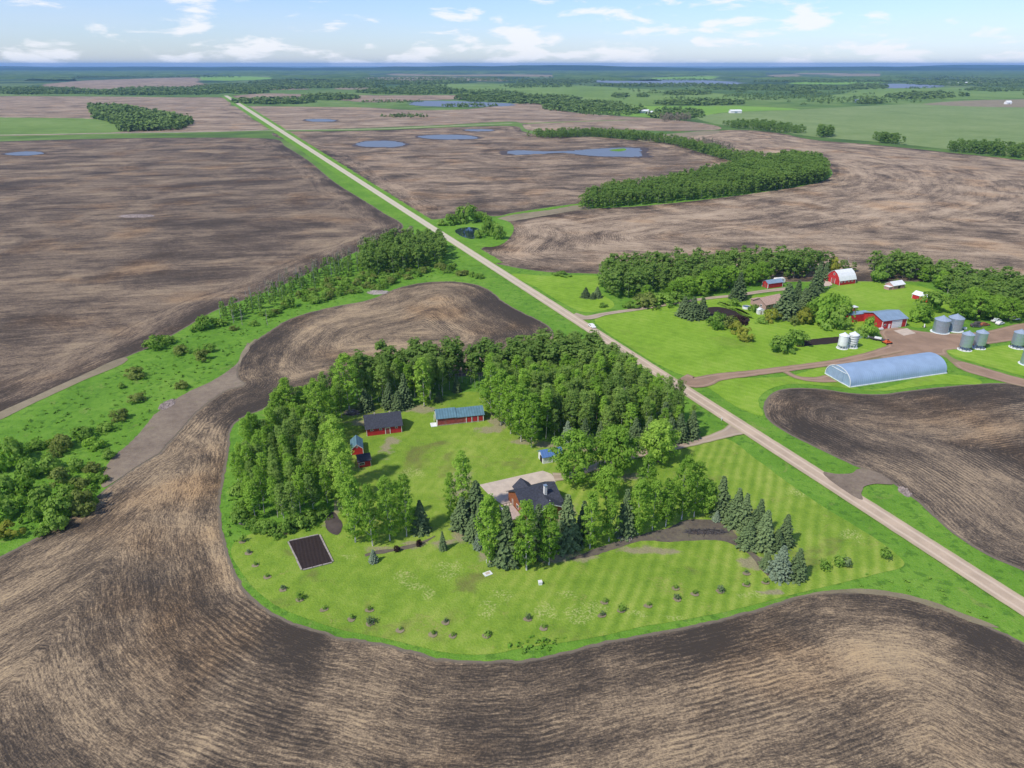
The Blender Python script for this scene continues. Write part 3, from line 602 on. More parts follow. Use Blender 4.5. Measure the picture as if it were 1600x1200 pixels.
def spruce_mesh(name, h, rad, seed):
    r_ = np.random.default_rng(seed); C = []; D = []; T = []; z = .25; k = 0
    while z < h * .985:
        t = z / h; R_ = rad * (1 - t) ** .88 * r_.uniform(.85, 1.1) + .10; nb = max(4, int(6 + 9 * (1 - t)))
        off = r_.uniform(0, 6.28)
        for b in range(nb):
            a = off + b * 6.283 / nb + r_.uniform(-.2, .2); L = R_ * r_.uniform(.78, 1.12); tn = r_.uniform(0, 1); m = max(2, int(L / .34))
            for j in range(m):
                s = (j + .6) / m; zz = z - L * .32 * s + L * .16 * s * s; w = .26 + .16 * (1 - s)
                for sd in (-1, 1):
                    aa = a + sd * .16 * (1.1 - s) ; C.append((math.cos(aa) * L * s, math.sin(aa) * L * s, zz + r_.uniform(-.06, .06)))
                    D.append((math.cos(a) * .55 + r_.uniform(-.35, .35) - sd * math.sin(a) * .5, math.sin(a) * .55 + r_.uniform(-.35, .35) + sd * math.cos(a) * .5, .75 + r_.uniform(-.3, .2)))
                    T.append(np.clip(tn * .4 + .5 * s + r_.uniform(-.1, .15), 0, 1))
        z += h * .030 + .16 * (1 - t); k += 1
    C = np.array(C); D = np.array(D); D /= np.linalg.norm(D, axis=1)[:, None]; return fast_mesh(name, *_swap(cards(C, D, .52, np.array(T))))
def _swap(x): return x[0], x[1], x[2]
tree_kinds['spruce'] = [(spruce_mesh('spruce_crown', 11, 2.45 + .25 * math.sin(i * 2), 50 + i), trunk_mesh('spruce_trunk', 10.3, .16, 0, .05, .3, i)) for i in range(5)]
def bush_mesh(name, seed, clumps=26, per=30, leaf=.42, rad=2.2, h=2.8):
    V, F, T = crown_shell(h, .25, rad, round_p, clumps, per, leaf, .75, seed, .35); return fast_mesh(name, V, F, T)
BUSH = [bush_mesh('bush', 300 + i) for i in range(6)]
SAPL = [bush_mesh('sapling', 340 + i, 12, 16, .30, .42, 1.6) for i in range(4)]
def bare_mesh(seed, h=13):
    rr = random.Random(seed); ps = [limb([(0.15 * math.sin(i + seed), .1 * math.cos(i * 2), h * i / 7) for i in range(8)], [.17 * (1 - i / 8) + .02 for i in range(8)])]
    for k in range(16):
        z = h * rr.uniform(.3, .95); a = rr.uniform(0, 6.28); L = rr.uniform(.8, 2.2) * (1.25 - z / h); p = (.1, .05, z)
        m = (p[0] + math.cos(a) * L * .5, p[1] + math.sin(a) * L * .5, z + L * .5); e = (p[0] + math.cos(a) * L, p[1] + math.sin(a) * L, z + L * 1.2)
        ps.append(limb([p, m, e], [.06, .045, .015], 4)); ps.append(limb([m, (m[0] + math.sin(a) * L * .4, m[1] - math.cos(a) * L * .4, m[2] + L * .6)], [.035, .012], 4))
    return mesh('bare_trunk', *join(ps))
BARE = [bare_mesh(i) for i in range(4)]

_mc = {}
def with_mat(me, mat, key):
    k = (me.name, key)
    if k not in _mc:
        m = me.copy(); m.materials.clear(); m.materials.append(M[mat]); _mc[k] = m
    return _mc[k]
CAT = {'aspen': 'tree', 'poplar': 'tree', 'maple': 'tree', 'spruce': 'tree'}
REFH = {'aspen': 15, 'poplar': 16, 'maple': 9, 'spruce': 11}
def tree(kind, x, y, h, label, group=None, leaf=None, wide=1., bark=None, i=None, world=False):
    p = (x, y) if world else P(x, y); L = tree_kinds[kind]; i = random.randrange(len(L)) if i is None else i; cm, tm = L[i % len(L)]
    s = h / REFH[kind]; rz = random.uniform(0, 6.28)
    o = empty(kind + '_tree', (p[0], p[1], -.05), rz, label, 'spruce' if kind == 'spruce' else 'tree', group); w = s * wide * (.82 if kind == 'poplar' else 1.12 if kind == 'spruce' else 1); o.scale = (w, w, s)
    leaf = leaf or {'aspen': 'leaf_aspen', 'poplar': 'leaf_poplar', 'maple': 'leaf_poplar', 'spruce': 'leaf_spruce'}[kind]
    bark = bark or ('bark_dark' if kind in ('spruce', 'maple') else 'bark_pale')
    link('trunk', with_mat(tm, bark, bark), None, o); link('crown', with_mat(cm, leaf, leaf), None, o)
    return o
def bush(x, y, w, h, label, group=None, leaf='leaf_willow', name='willow_bush', i=None, world=False):
    p = (x, y) if world else P(x, y); i = random.randrange(6) if i is None else i
    o = link(name, with_mat(BUSH[i % 6], leaf, leaf)); o.location = (p[0], p[1], -.1); o.rotation_euler = (0, 0, random.uniform(0, 6.28)); o.scale = (w / 4.6, w / 4.6, h / 3.0)
    return tag(o, label, 'bush', group)

PLANTED = []
def note(x, y): PLANTED.append(P(x, y))
# --- the named trees of the home yard: kind, base x, base y, height in pixels, label, leaf, width
HOME = [
 ('poplar',556,848,106,'tall light green poplar nearest the dark garden plot',None,.95),
 ('poplar',582,853,92,'light green poplar standing lowest in the row right of the garden plot',None,.9),
 ('poplar',609,845,96,'third poplar from the left in the row right of the garden plot',None,.92),
 ('poplar',636,838,92,'poplar beside the short cone-shaped spruce, right end of its row',None,.92),
 ('spruce',658,830,49,'short cone-shaped spruce at the right end of the poplar row',None,1.25),
 ('poplar',547,818,98,'pale poplar just behind the one nearest the garden plot','leaf_poplar_pale',1.1),
 ('poplar',540,788,98,'pale poplar halfway along the line running up from the garden plot','leaf_poplar_pale',1.15),
 ('poplar',532,762,98,'pale poplar just below the two small red sheds','leaf_poplar_pale',1.2),
 ('poplar',526,738,88,'pale poplar left of the two small red sheds, top of its line','leaf_poplar_pale',1.2),
 ('poplar',503,690,88,'bright poplar rising above the dark wood left of the red sheds','leaf_poplar_pale',1.35),
 ('poplar',455,672,76,'light green poplar near the upper left corner of the wood','leaf_poplar_pale',1.3),
 ('poplar',545,640,82,'broad light poplar behind the brush pile','leaf_poplar',1.5),
 ('poplar',663,634,72,'light green poplar beside the spruces behind the red garage','leaf_poplar_pale',1.15),
 ('poplar',600,815,62,'smaller poplar behind the row right of the garden plot',None,.9),
 ('poplar',622,812,60,'short poplar tucked behind the short cone-shaped spruce row',None,.9),
 # group left of the house
 ('poplar',724,806,92,'tall poplar left of the house driveway end',None,1.05),
 ('poplar',705,810,66,'lower poplar at the left edge of the clump left of the house',None,.9),
 ('spruce',722,824,48,'leftmost spruce of the clump left of the house',None,1.5),
 ('spruce',744,814,64,'tall dark spruce against the end of the concrete pad',None,1.35),
 ('spruce',740,842,40,'small spruce in front of the clump left of the house',None,1.4),
 ('spruce',748,857,28,'little silvery blue spruce at the foot of a poplar',"leaf_spruce_blue",1.3),
 ('poplar',765,879,106,'tall poplar nearest the lawn hatch, left of the house front',None,1.),
 ('spruce',791,876,84,'broad spruce between two poplars in front of the house',None,1.2),
 ('poplar',822,891,102,'tallest poplar right in front of the house roof',None,1.1),
 ('poplar',857,883,90,'poplar in front of the house beside the dark right-hand spruce',None,1.1),
 ('spruce',841,864,76,'spruce half hidden behind the poplars in front of the house',None,1.1),
 ('spruce',885,855,82,'tall dark spruce at the right corner of the house',None,1.15),
 ('maple',812,868,52,'low dull green tree between the poplars and the log wall',"leaf_shrub_olive",.6),
 # right of the house
 ('maple',897,753,72,'round tree covering the right end of the blue-roofed shed',None,1.0),
 ('maple',960,742,76,'round tree beside the driveway, middle of the three big round crowns',"leaf_poplar",.95),
 ('maple',1027,722,66,'round light green tree where the driveway meets the spruces',"leaf_poplar_pale",.95),
 ('maple',948,778,50,'small round tree right of the house lawn',None,.85),
 ('spruce',911,842,60,'narrow spruce left of the first pair of poplars right of the house',None,1.1),
 ('poplar',922,857,85,'poplar with a bare pale foot at the left end of the long row',None,1.05),
 ('poplar',952,846,80,'second poplar of the long row right of the house',None,1.1),
 ('spruce',976,836,72,'very dark spruce standing between poplars of the long row',None,.95),
 ('poplar',996,835,88,'third poplar of the long row, right of the dark spruce',None,1.1),
 ('poplar',1019,828,72,'shorter poplar in the middle of the long row',None,1.1),
 ('poplar',1040,823,78,'poplar above the dark soil bed in the long row',None,1.1),
 ('poplar',1008,786,82,'poplar standing behind the middle of the long row',None,1.15),
 ('poplar',1064,812,92,'taller poplar in the right half of the long row',None,1.1),
 ('poplar',1084,808,84,'poplar with a pale visible trunk near the right end of the row',None,1.05),
 ('maple',1102,802,52,'low rounded tree at the right end of the poplar row',None,.75),
 ('spruce',1124,803,60,'first tall spruce after the poplar row',None,1.2),
 ('spruce',1119,814,17,'tiny blue spruce at the foot of the first tall spruce',"leaf_spruce_blue",1.7),
 ('spruce',1148,822,60,'second tall spruce after the poplar row',None,1.2),
 ('spruce',1160,827,57,'spruce pressed against the second tall spruce',None,1.1),
 ('spruce',1142,816,14,'tiny light spruce between two tall spruces',"leaf_spruce_blue",1.6),
 ('spruce',1182,836,57,'fourth spruce along the dark bed, olive topped',None,1.15),
 ('spruce',1167,854,40,'full low spruce in front of the spruce line',None,1.6),
 ('spruce',1191,855,58,'bright green spruce above the blue one',None,1.3),
 ('spruce',1224,851,48,'dark olive spruce at the outer end of the line',"leaf_spruce",1.3),
 ('spruce',1212,858,32,'olive low spruce behind the blue spruce',None,1.6),
 ('spruce',1217,901,48,'silvery blue spruce at the bottom tip of the spruce line',"leaf_spruce_blue",1.6),
 ('spruce',1243,903,46,'dark spruce right beside the silvery blue one',None,1.4),
 ('spruce',1197,886,24,'low spruce at the left foot of the silvery blue one',None,2.0),
 ('spruce',692,859,30,'lone young spruce on the mown lawn path',None,.9),
 ('spruce',584,878,20,'small blue spruce on a bare patch by the path',"leaf_spruce_blue",1.6),
 # light green row along the right wood
 ('poplar',767,648,86,'tall light poplar first of the row beside the teal-roofed barn',None,1.35),
 ('poplar',783,664,86,'second light poplar of the row beside the teal-roofed barn',None,1.3),
 ('poplar',799,678,84,'third light poplar of the row beside the teal-roofed barn',None,1.3),
 ('poplar',815,690,84,'fourth light poplar of the row beside the teal-roofed barn',None,1.3),
 ('poplar',831,699,78,'last light poplar of the row, nearest the blue-roofed shed',None,1.25),
 # spruces along the woods
 ('spruce',886,690,34,'pale blue spruce in front of the wood above the blue-roofed shed',"leaf_spruce_blue",1.3),
 ('spruce',913,694,42,'spruce at the wood edge between two round trees',None,1.4),
 ('spruce',938,690,34,'small spruce at the wood edge above the round trees',None,1.3),
 ('spruce',991,699,48,'dark spruce between the middle and right round trees',None,1.3),
 ('spruce',1013,692,44,'spruce behind the rightmost round tree',None,1.3),
 ('spruce',1036,676,50,'spruce inside the corner of the wood by the driveway',None,1.4),
 ('spruce',1046,690,40,'spruce at the driveway edge of the wood',None,1.5),
 ('spruce',1061,688,44,'spruce just above the driveway mouth',None,1.4),
 ('spruce',1080,684,44,'outermost spruce of the wood nearest the gravel road',None,1.4),
 ('spruce',1026,705,42,'low spruce partly behind the rightmost round tree',None,1.4),
 ('spruce',572,641,36,'spruce beside the brush pile',None,1.6),
 ('spruce',609,637,42,'first of the spruces behind the red garage',None,1.3),
 ('spruce',622,641,32,'short pale spruce behind the red garage',None,1.4),
 ('spruce',633,635,54,'tallest spruce behind the red garage',None,1.1),
 ('spruce',686,627,16,'little round spruce in the shade left of the teal-roofed barn',None,2.0),
 ('spruce',714,612,27,'small olive spruce standing in the wood gap behind the barn',None,1.2),
]
for k, x, y, hp, lb, lf, wd in HOME:
    tree(k, x, y, tall(hp, y), lb, None, lf, wd); note(x, y)
# saplings dotted round the lawn
SAP = [(380,846),(389,864),(400,883),(418,901),(443,921),(470,936),(507,952),(444,834),(550,967),(578,953),(579,974),(626,984),(677,991),(697,972),(708,993),(761,993),(825,967),(850,981),(945,941),(941,961),(971,954),(1013,946),(1058,936),(1056,919),(1086,928),(1125,924),(1166,914),(1196,910),(1166,896),(1288,888),(1310,884),(1322,884),(1382,874)]
for j, (x, y) in enumerate(SAP):
    s = random.uniform(.55, .8) if j % 5 else 1.0
    if j > 28: s = 1.6
    q = with_mat(SAPL[j % 4], 'leaf_spruce' if j % 3 == 1 else 'leaf_willow', 'b' if j % 3 == 1 else 'w')
    o = link('sapling_bush', q); p = P(x, y); o.location = (p[0], p[1], .02); o.scale = (s, s, s * random.uniform(.8, 1.1)); o.rotation_euler = (0, 0, j * 1.3)
    tag(o, 'young planted sapling in the loose line along the lawn rim' if j < 29 else 'dark young sapling on the mown corner between spruces and road', 'sapling', 'saplings planted along the lawn rim' if j < 29 else 'saplings on the corner lawn')
    if j == 0: _lay = .05
    if j < 29: sheet('sapling_bed', [tuple(p + np.array((.95 * math.cos(a) * random.uniform(.8, 1.2) - .1, .8 * math.sin(a) * random.uniform(.8, 1.2) - .25))) for a in np.arange(0, 6.28, .7)], Z + .05, 'straw', base=1, amp=.1, world=True)
for x, y, lb in ((620,862,'dark red leaved shrub on the left end of the bare path'), (655,853,'dark red leaved shrub in the middle of the bare path')):
    bush(x, y, 1.6, 1.9, lb, None, 'leaf_red', 'red_shrub')

# --- woods
def scatter(poly, sp, jit=.42, world=False):
    w = np.asarray(poly, float) if world else PP(poly); lo, hi = w.min(0), w.max(0); pts = []
    y = lo[1]; r = 0
    while y < hi[1]:
        for x in np.arange(lo[0] + (r % 2) * sp / 2, hi[0], sp): pts.append((x + random.uniform(-jit, jit) * sp, y + random.uniform(-jit, jit) * sp))
        y += sp * .87; r += 1
    pts = np.array(pts); return pts[inside(pts, w)]
def far_from(pts, d, others):
    o = np.array(others); return np.array([p for p in pts if np.min(((o - p) ** 2).sum(1)) > d * d])
WOOD = {
 'left wood': [(372,770),(376,735),(392,705),(412,680),(440,655),(475,640),(505,632),(545,628),(540,652),(520,680),(512,705),(514,740),(520,775),(508,803),(470,820),(432,826),(395,812),(375,795)],
 'back wood': [(540,628),(560,606),(600,597),(660,590),(720,588),(760,592),(752,612),(715,600),(700,622),(668,634),(640,632),(600,635),(565,640)],
 'right wood': [(755,594),(800,583),(850,573),(893,566),(925,574),(960,598),(1003,626),(1050,656),(1086,680),(1060,686),(1035,690),(1003,695),(960,694),(905,694),(858,696),(838,690),(812,668),(790,648),(768,628)],
}
aspens = []
for wn, pl in WOOD.items():
    pts = far_from(scatter(pl, 3.9 if wn != 'left wood' else 4.0), 2.1, PLANTED)
    for p in pts: aspens.append((p[0], p[1], wn))
CBELT = [(905,326),(918,310),(950,300),(1000,296),(1060,285),(1130,268),(1165,258),(1185,260),(1290,281),(1262,289),(1200,299),(1110,311),(1000,321),(940,327)]
C2 = [(1185,262),(1230,252),(1275,256),(1292,270),(1290,283),(1262,289),(1200,299),(1150,300),(1140,275)]
LM = {'right wood': [((885, 560), 'at its far tip above the parked car'), ((985, 612), 'along the gravel road halfway down'), ((1065, 672), 'at its near corner by the spruces and driveway mouth'), ((865, 690), 'where pale trunks show above the blue-roofed shed'), ((790, 610), 'just behind the first light poplars by the barn'), ((840, 630), 'in its middle towards the teal-roofed barn'), ((950, 640), 'around the bare white dead tree'), ((960, 690), 'behind the middle round tree of the driveway')],
 'left wood': [((400, 790), 'at its lower left foot beside the field'), ((450, 815), 'at its lower edge above the garden plot'), ((500, 790), 'at its lower right end by the burnt patch'), ((390, 730), 'on its left flank beside the ploughed bend'), ((450, 740), 'in the middle of its lower half'), ((495, 720), 'beside the pale poplar line'), ((440, 680), 'in its upper left part'), ((500, 650), 'at its upper end towards the brush pile')],
 'back wood': [((570, 615), 'above the brush pile'), ((630, 605), 'right behind the spruces and the red garage'), ((700, 600), 'at the shaded gap behind the barn')]}
for k_ in LM: LM[k_] = [(P(*a), b) for a, b in LM[k_]]
def where(x, y, wn): return min(LM[wn], key=lambda q: (q[0][0] - x) ** 2 + (q[0][1] - y) ** 2)[1]
aspens.sort(key=lambda q: math.hypot(q[0], q[1]))
GRP = {'left wood': ('grey green aspen of the left wood,', 'aspens of the wood on the left of the yard'),
       'back wood': ('aspen of the dark back wood,', 'aspens of the wood behind the garage and barn'),
       'right wood': ('aspen of the dense right wood,', 'aspens of the wood beside the gravel road')}
ind = aspens[:296]; rest = aspens[296:]
for x, y, wn in ind:
    tree('aspen', x, y, random.triangular(10, 17.5, 14.2) * (.84 if wn == 'left wood' else 1), GRP[wn][0] + ' ' + where(x, y, wn), GRP[wn][1], 'leaf_aspen' if random.random() > (.45 if wn == 'left wood' else .28) else 'leaf_poplar', random.uniform(.8, 1.2), world=True)
# a few individual dead trees that show pale and bare
for x, y, h, lb in ((970,672,68,'bare white dead tree standing in the middle of the right wood'), (418,508,26,'bare dead snag behind the bushes of the green belt'), (379,508,28,'thin bare snag at the lower end of the green belt'), (365,505,24,'leafless grey snag beside the thin bare one')):
    p = P(x, y); o = empty('dead_tree', (p[0], p[1], -.1), 0, lb, 'dead tree'); s = tall(h, y) / 13; o.scale = (s * 1.2, s * 1.2, s); link('trunk', with_mat(BARE[int(x) % 4], 'dead_wood', 'd'), None, o)

class Mass:
    def __init__(s): s.V = []; s.F = []; s.T = []; s.n = 0
    def add(s, V, F, T, x, y, sc, sz, tint, rz):
        c, sn = math.cos(rz), math.sin(rz); W_ = np.empty_like(V); W_[:, 0] = (V[:, 0] * c - V[:, 1] * sn) * sc + x; W_[:, 1] = (V[:, 0] * sn + V[:, 1] * c) * sc + y; W_[:, 2] = V[:, 2] * sz
        s.V.append(W_); s.F.append(F + s.n); s.n += len(V); s.T.append(np.clip(T * .6 + tint * .45, 0, 1))
    def build(s, name, mat, label, cat=None):
        if not s.V: return
        o = link(name, fast_mesh(name, np.concatenate(s.V), np.concatenate(s.F), np.concatenate(s.T)), M[mat]); return tag(o, label, cat, kind='stuff')
def lod(h, z0, rad, prof, clumps, per, leaf, cr, n, k): return [crown_shell(h, z0, rad, prof, clumps, per, leaf, cr, 700 + k * 20 + i, .4) for i in range(n)]
L_NEAR = lod(15, 4.5, 2.5, aspen_p, 30, 20, .66, 1.0, 5, 1)
L_MID = lod(12, 1.4, 2.5, aspen_p, 24, 11, .80, .95, 6, 2)
L_MIDB = lod(5, .2, 2.7, round_p, 10, 9, 1.0, 1.0, 4, 3)
L_FAR = lod(11, .0, 4.6, round_p, 6, 4, 3.9, 1.7, 6, 4)
def plant(mass, var, pts, h, ref, wide=(1, 1.3), field=None):
    for p in pts:
        V, F, T = var[random.randrange(len(var))]; hh = random.uniform(*h) if not callable(h) else h(p)
        tn = .5 + .5 * noise.noise(Vector((p[0] * .02, p[1] * .02, 0))) + random.uniform(-.25, .25); w = random.uniform(*wide)
        mass.add(V, F, T, p[0], p[1], hh / ref * w, hh / ref, tn, random.uniform(0, 6.28))
# stems for the trees of a mass, so that pale trunks show under the crowns
def stems(name, pts, h, r, mat, label):
    V = []; F = []
    for p in pts:
        n = len(V); lean = random.uniform(-.4, .4)
        for zz, rr in ((0, r), (h, r * .4)):
            for k in range(3): a = k * 2.094; V.append((p[0] + rr * math.cos(a) + lean * zz / h, p[1] + rr * math.sin(a), zz))
        for k in range(3): F.append((n + k, n + (k + 1) % 3, n + 3 + (k + 1) % 3, n + 3 + k))
    tag(link(name, mesh(name, V, F), M[mat]), label, kind='stuff')
m = Mass(); plant(m, L_NEAR, [(q[0], q[1]) for q in rest], (12, 17), 15, (1.0, 1.3))
# the belts of trees at middle distance
MIDP = []
def belt(poly, sp, h, wide=(1., 1.3)):
    pts = scatter(poly, sp); plant(m, L_MID, pts, h, 12, wide); MIDP.extend([tuple(q) for q in pts])
belt(CBELT, 6.0, (9, 13), (1.1, 1.5)); belt(C2, 6, (12, 16), (1.1, 1.5))
belt([(822,214),(870,212),(920,210),(960,211),(1000,216),(1050,222),(1090,232),(1150,248),(1190,252),(1190,262),(1150,256),(1087,238),(1050,227),(1000,220),(920,214),(860,217)], 7.5, (8, 14), (1.2, 1.7))
belt([(560,418),(575,402),(600,392),(640,384),(680,384),(700,398),(692,412),(650,422),(610,428),(580,436)], 4.6, (10, 14), (.9, 1.2))
belt([(335,500),(400,468),(440,450),(480,433),(530,412),(565,400),(572,420),(530,436),(480,456),(430,480),(380,498),(340,510)], 4.6, (3, 8), (.9, 1.3))
# shelter woods of the farm across the road
belt([(938,432),(985,424),(1060,421),(1130,419),(1200,417),(1268,417),(1295,428),(1255,436),(1195,436),(1175,446),(1110,455),(1050,457),(985,470),(952,468),(938,452)], 5.2, (9, 14), (1.1, 1.5))
belt([(1352,424),(1400,420),(1445,424),(1480,440),(1560,452),(1640,470),(1640,500),(1560,496),(1500,490),(1476,478),(1484,466),(1460,452),(1430,440),(1400,436),(1370,438)], 5.2, (9, 14), (1.2, 1.6))
belt([(1128,196),(1180,194),(1230,201),(1262,207),(1250,210),(1200,206),(1150,201)], 12, (9, 14), (1.4, 2)); belt([(1278,210),(1298,210),(1303,215),(1280,215)], 9, (14, 18), (1.4, 1.8))
belt([(1362,218),(1400,219),(1412,226),(1370,224)], 10, (10, 15), (1.4, 2)); belt([(1480,232),(1540,232),(1600,238),(1700,250),(1700,258),(1600,248),(1540,242),(1482,237)], 9, (10, 15), (1.3, 1.8))
belt([(1268,426),(1285,424),(1330,420),(1345,424),(1338,428),(1290,431)], 6, (5, 9), (1.2, 1.6))
belt([(1310,437),(1345,432),(1352,440),(1340,446),(1318,443)], 6, (2, 3), (1, 1.2)) if False else None
o = m.build('aspen_woods', 'leaf_aspen', 'mixed deciduous woods and shelter belts around the fields and both farmyards')
stems('aspen_stems', MIDP[::2] + [(q[0], q[1]) for q in rest], 9, .13, 'bark_pale', 'pale stems of the woods and shelter belts')
# dull twiggy scrub seen between the belts
m = Mass()
plant(m, L_MID, scatter([(1070,226),(1100,224),(1135,232),(1150,240),(1120,238),(1085,232)], 9), (8, 11), 12, (.8, 1)); plant(m, L_MID, scatter([(560,402),(585,390),(640,376),(650,384),(600,398),(570,412)], 4), (9, 13), 12, (.6, .8)); plant(m, L_MID, scatter([(400,466),(470,434),(540,406),(560,400),(560,408),(470,444),(405,474)], 6), (6, 10), 12, (.5, .8))
plant(m, L_MID, scatter([(1030,185),(1075,184),(1082,189),(1035,191)], 12), (10, 14), 12, (1, 1.2))
m.build('bare_scrub', 'twig', 'grey leafless scrub among the green tree belts')

# willow bushes: individual where they can be told apart
WB = [(210,583,16,9),(242,519,0,0),(115,608,0,0),(212,586,9,5),(268,522,8,4),(283,603,14,8),(216,624,13,7),(190,603,7,4),(186,648,12,8)]
def bushes(lst, label, group, leaf='leaf_willow', name='willow_bush'):
    for x, y, wp, hp in lst:
        if wp: bush(x, y, wp * px_m(y) * 1.1, tall(hp, y) * 1.1, label, group, leaf, name)
for x, y, wp, hp, lb, lf in ((245,545,28,20,'dense dark bush at the upper edge of the green belt','leaf_willow'),(262,537,22,12,'bush tucked against the dense dark one in the green belt','leaf_willow'),
    (283,553,22,13,'brownish bush alone on the bright grass','leaf_shrub_olive'),(327,550,18,13,'round light bush, upper of the touching pair','leaf_willow'),(318,562,24,14,'round light bush, lower of the touching pair','leaf_shrub_olive'),
    (309,551,12,7,'low bush left of the touching pair','leaf_willow'),(211,590,30,15,'wide brownish bush in the middle of the green belt','leaf_shrub_olive'),(284,606,20,11,'dark small bush near the pale headland','leaf_shrub_olive'),
    (216,626,24,12,'purplish brown bush above the thicket','leaf_shrub_olive'),(190,606,12,8,'small dark bush beside the wide brownish one','leaf_willow'),(187,655,26,15,'dark bush at the top of the thicket','leaf_shrub_olive'),
    (15,838,34,20,'yellowish round bush alone at the left picture edge above the field','leaf_shrub_gold'),(322,513,26,19,'dark bush at the end of the snag row','leaf_willow'),(345,509,18,10,'light bush in front of the snags','leaf_willow'),
    (365,516,14,7,'small olive bush in front of the snag row','leaf_shrub_olive'),(307,517,18,12,'bush at the low end of the snag row','leaf_willow'),(396,508,16,7,'flat bush on the grass right of the snags','leaf_willow'),
    (452,480,20,20,'tall narrow bush at the rim of the curved field','leaf_willow'),(495,473,20,10,'light bush beside the stone heap side of the belt','leaf_willow')):
    bush(x, y, wp * px_m(y) * 1.05, max(1.2, tall(hp, y) * 1.05), lb, None, lf)
# thicket bottom left
def TW(x, y):
    a = 'above its middle' if y < 735 else 'in its middle' if y < 785 else 'at its foot'
    b_ = 'by the picture edge' if x < 45 else 'halfway across' if x < 105 else 'beside the pale headland'
    return 'leafy willow of the left thicket, ' + a + ', ' + b_
def BW(x, y):
    k = (x + 125) / 130
    return 'low willow of the green belt, ' + ('beside the leafless snags' if k < .15 else 'below the first dark aspens' if k < .4 else 'near the flat rock heap' if k < .65 else 'in front of the tall aspen group' if k < .85 else 'at the end nearest the gravel road')
TH = [(22,722,42,44),(5,735,36,36),(50,745,40,36),(80,735,36,30),(95,755,34,28),(12,775,44,40),(40,770,36,30),(70,790,40,36),(105,780,34,26),(125,765,30,22),(8,812,40,34),(30,800,36,28),(55,815,30,22),(100,812,50,42),(128,800,46,38),(85,828,34,26),(145,782,32,26),(65,835,22,14),(60,700,34,16),(100,700,40,24),(130,685,34,22),(150,700,30,20),(165,672,30,14),(120,735,30,22),(145,738,30,18),(170,715,24,16),(140,755,24,18),(0,790,30,30),(160,752,20,16),(90,712,24,18)]
for j, (x, y, wp, hp) in enumerate(TH):
    bush(x, y, wp * px_m(y) * .98, tall(hp, y) * .82, TW(x, y), 'willows of the thicket at the lower left', ('leaf_willow', 'leaf_poplar', 'leaf_willow', 'leaf_willow', 'leaf_shrub_olive')[j % 5])
# low bushes along the green belt below the aspens
for j, p in enumerate(scatter([(395,498),(430,484),(480,456),(540,432),(600,425),(660,418),(700,412),(760,440),(735,436),(690,425),(640,436),(600,452),(570,462),(520,466),(470,478),(425,500)], 6.2)[:90]):
    bush(p[0], p[1], random.uniform(3.5, 6.5), random.uniform(1.8, 4.2), BW(p[0], p[1]), 'low bushes of the green belt', ('leaf_willow', 'leaf_willow', 'leaf_shrub_olive')[j % 3], world=True)
for x, y, wp, hp, lb in ((690,352,18,8,'small bush left end behind the pond'),(705,352,22,16,'bush behind the pond'),(728,348,30,26,'tallest bush behind the pond'),(752,346,22,14,'brownish bush behind the pond at right'),
    (765,368,24,26,'light round bush at the right end of the pond'),(778,374,20,24,'bush at the field corner beside the pond'),(748,372,14,12,'small bush on the near pond bank'),(877,430,24,5,'flat bush on the rough grass by the far field')):
    bush(x, y, wp * px_m(y) * 1.1, tall(hp, y) * 1.1, lb, 'bushes round the small dark pond' if y < 400 else None)
# bushes under the left wood and at its foot
for j, (x, y) in enumerate([(420,832),(437,835),(455,828),(480,818),(500,806),(395,825),(380,800),(372,770),(405,830),(385,745),(520,775),(378,815),(470,824),(428,700),(445,712)]):
    bush(x, y, random.uniform(4, 6.5), random.uniform(2.5, 4.2), 'undergrowth bush of the left wood, ' + ('on its field side' if x < 400 else 'along its lower edge' if y > 790 else 'in a gap inside it'), 'bushes at the foot of the left wood', world=False)
# trees and shrubs of the farm across the road
FARM = [('spruce',915,465,17,'left one of the three young spruces on the road lawn',1.7),('spruce',926,467,11,'smallest of the three young spruces on the road lawn',1.7),('spruce',933,465,18,'right one of the three young spruces on the road lawn',1.6),
 ('spruce',1068,494,32,'grey green spruce at the left end of the garden clump',1.4),('spruce',1082,498,36,'middle spruce of the garden clump',1.4),('spruce',1096,497,34,'right spruce of the garden clump',1.4),
 ('spruce',1153,468,44,'tall spruce standing between driveway and shelter wood',1.2),('spruce',1226,496,56,'tall dark spruce covering the right end of the tan-roofed house',1.3),('spruce',1243,478,42,'spruce behind the one covering the tan-roofed house',1.1),
 ('spruce',1262,486,46,'spruce in the clump right of the tan-roofed house',1.2),('spruce',1275,456,50,'tallest spruce near the red barn',.9),('spruce',1253,486,38,'shorter spruce left in the clump right of the house',1.2),('spruce',1272,482,34,'spruce at the right side of the clump by the house',1.2),('spruce',1288,438,30,'small spruce near the gable of the red barn',.9)]
for k, x, y, hp, lb, wd in FARM: tree(k, x, y, tall(hp, y), lb, None, None, wd * 1.25)
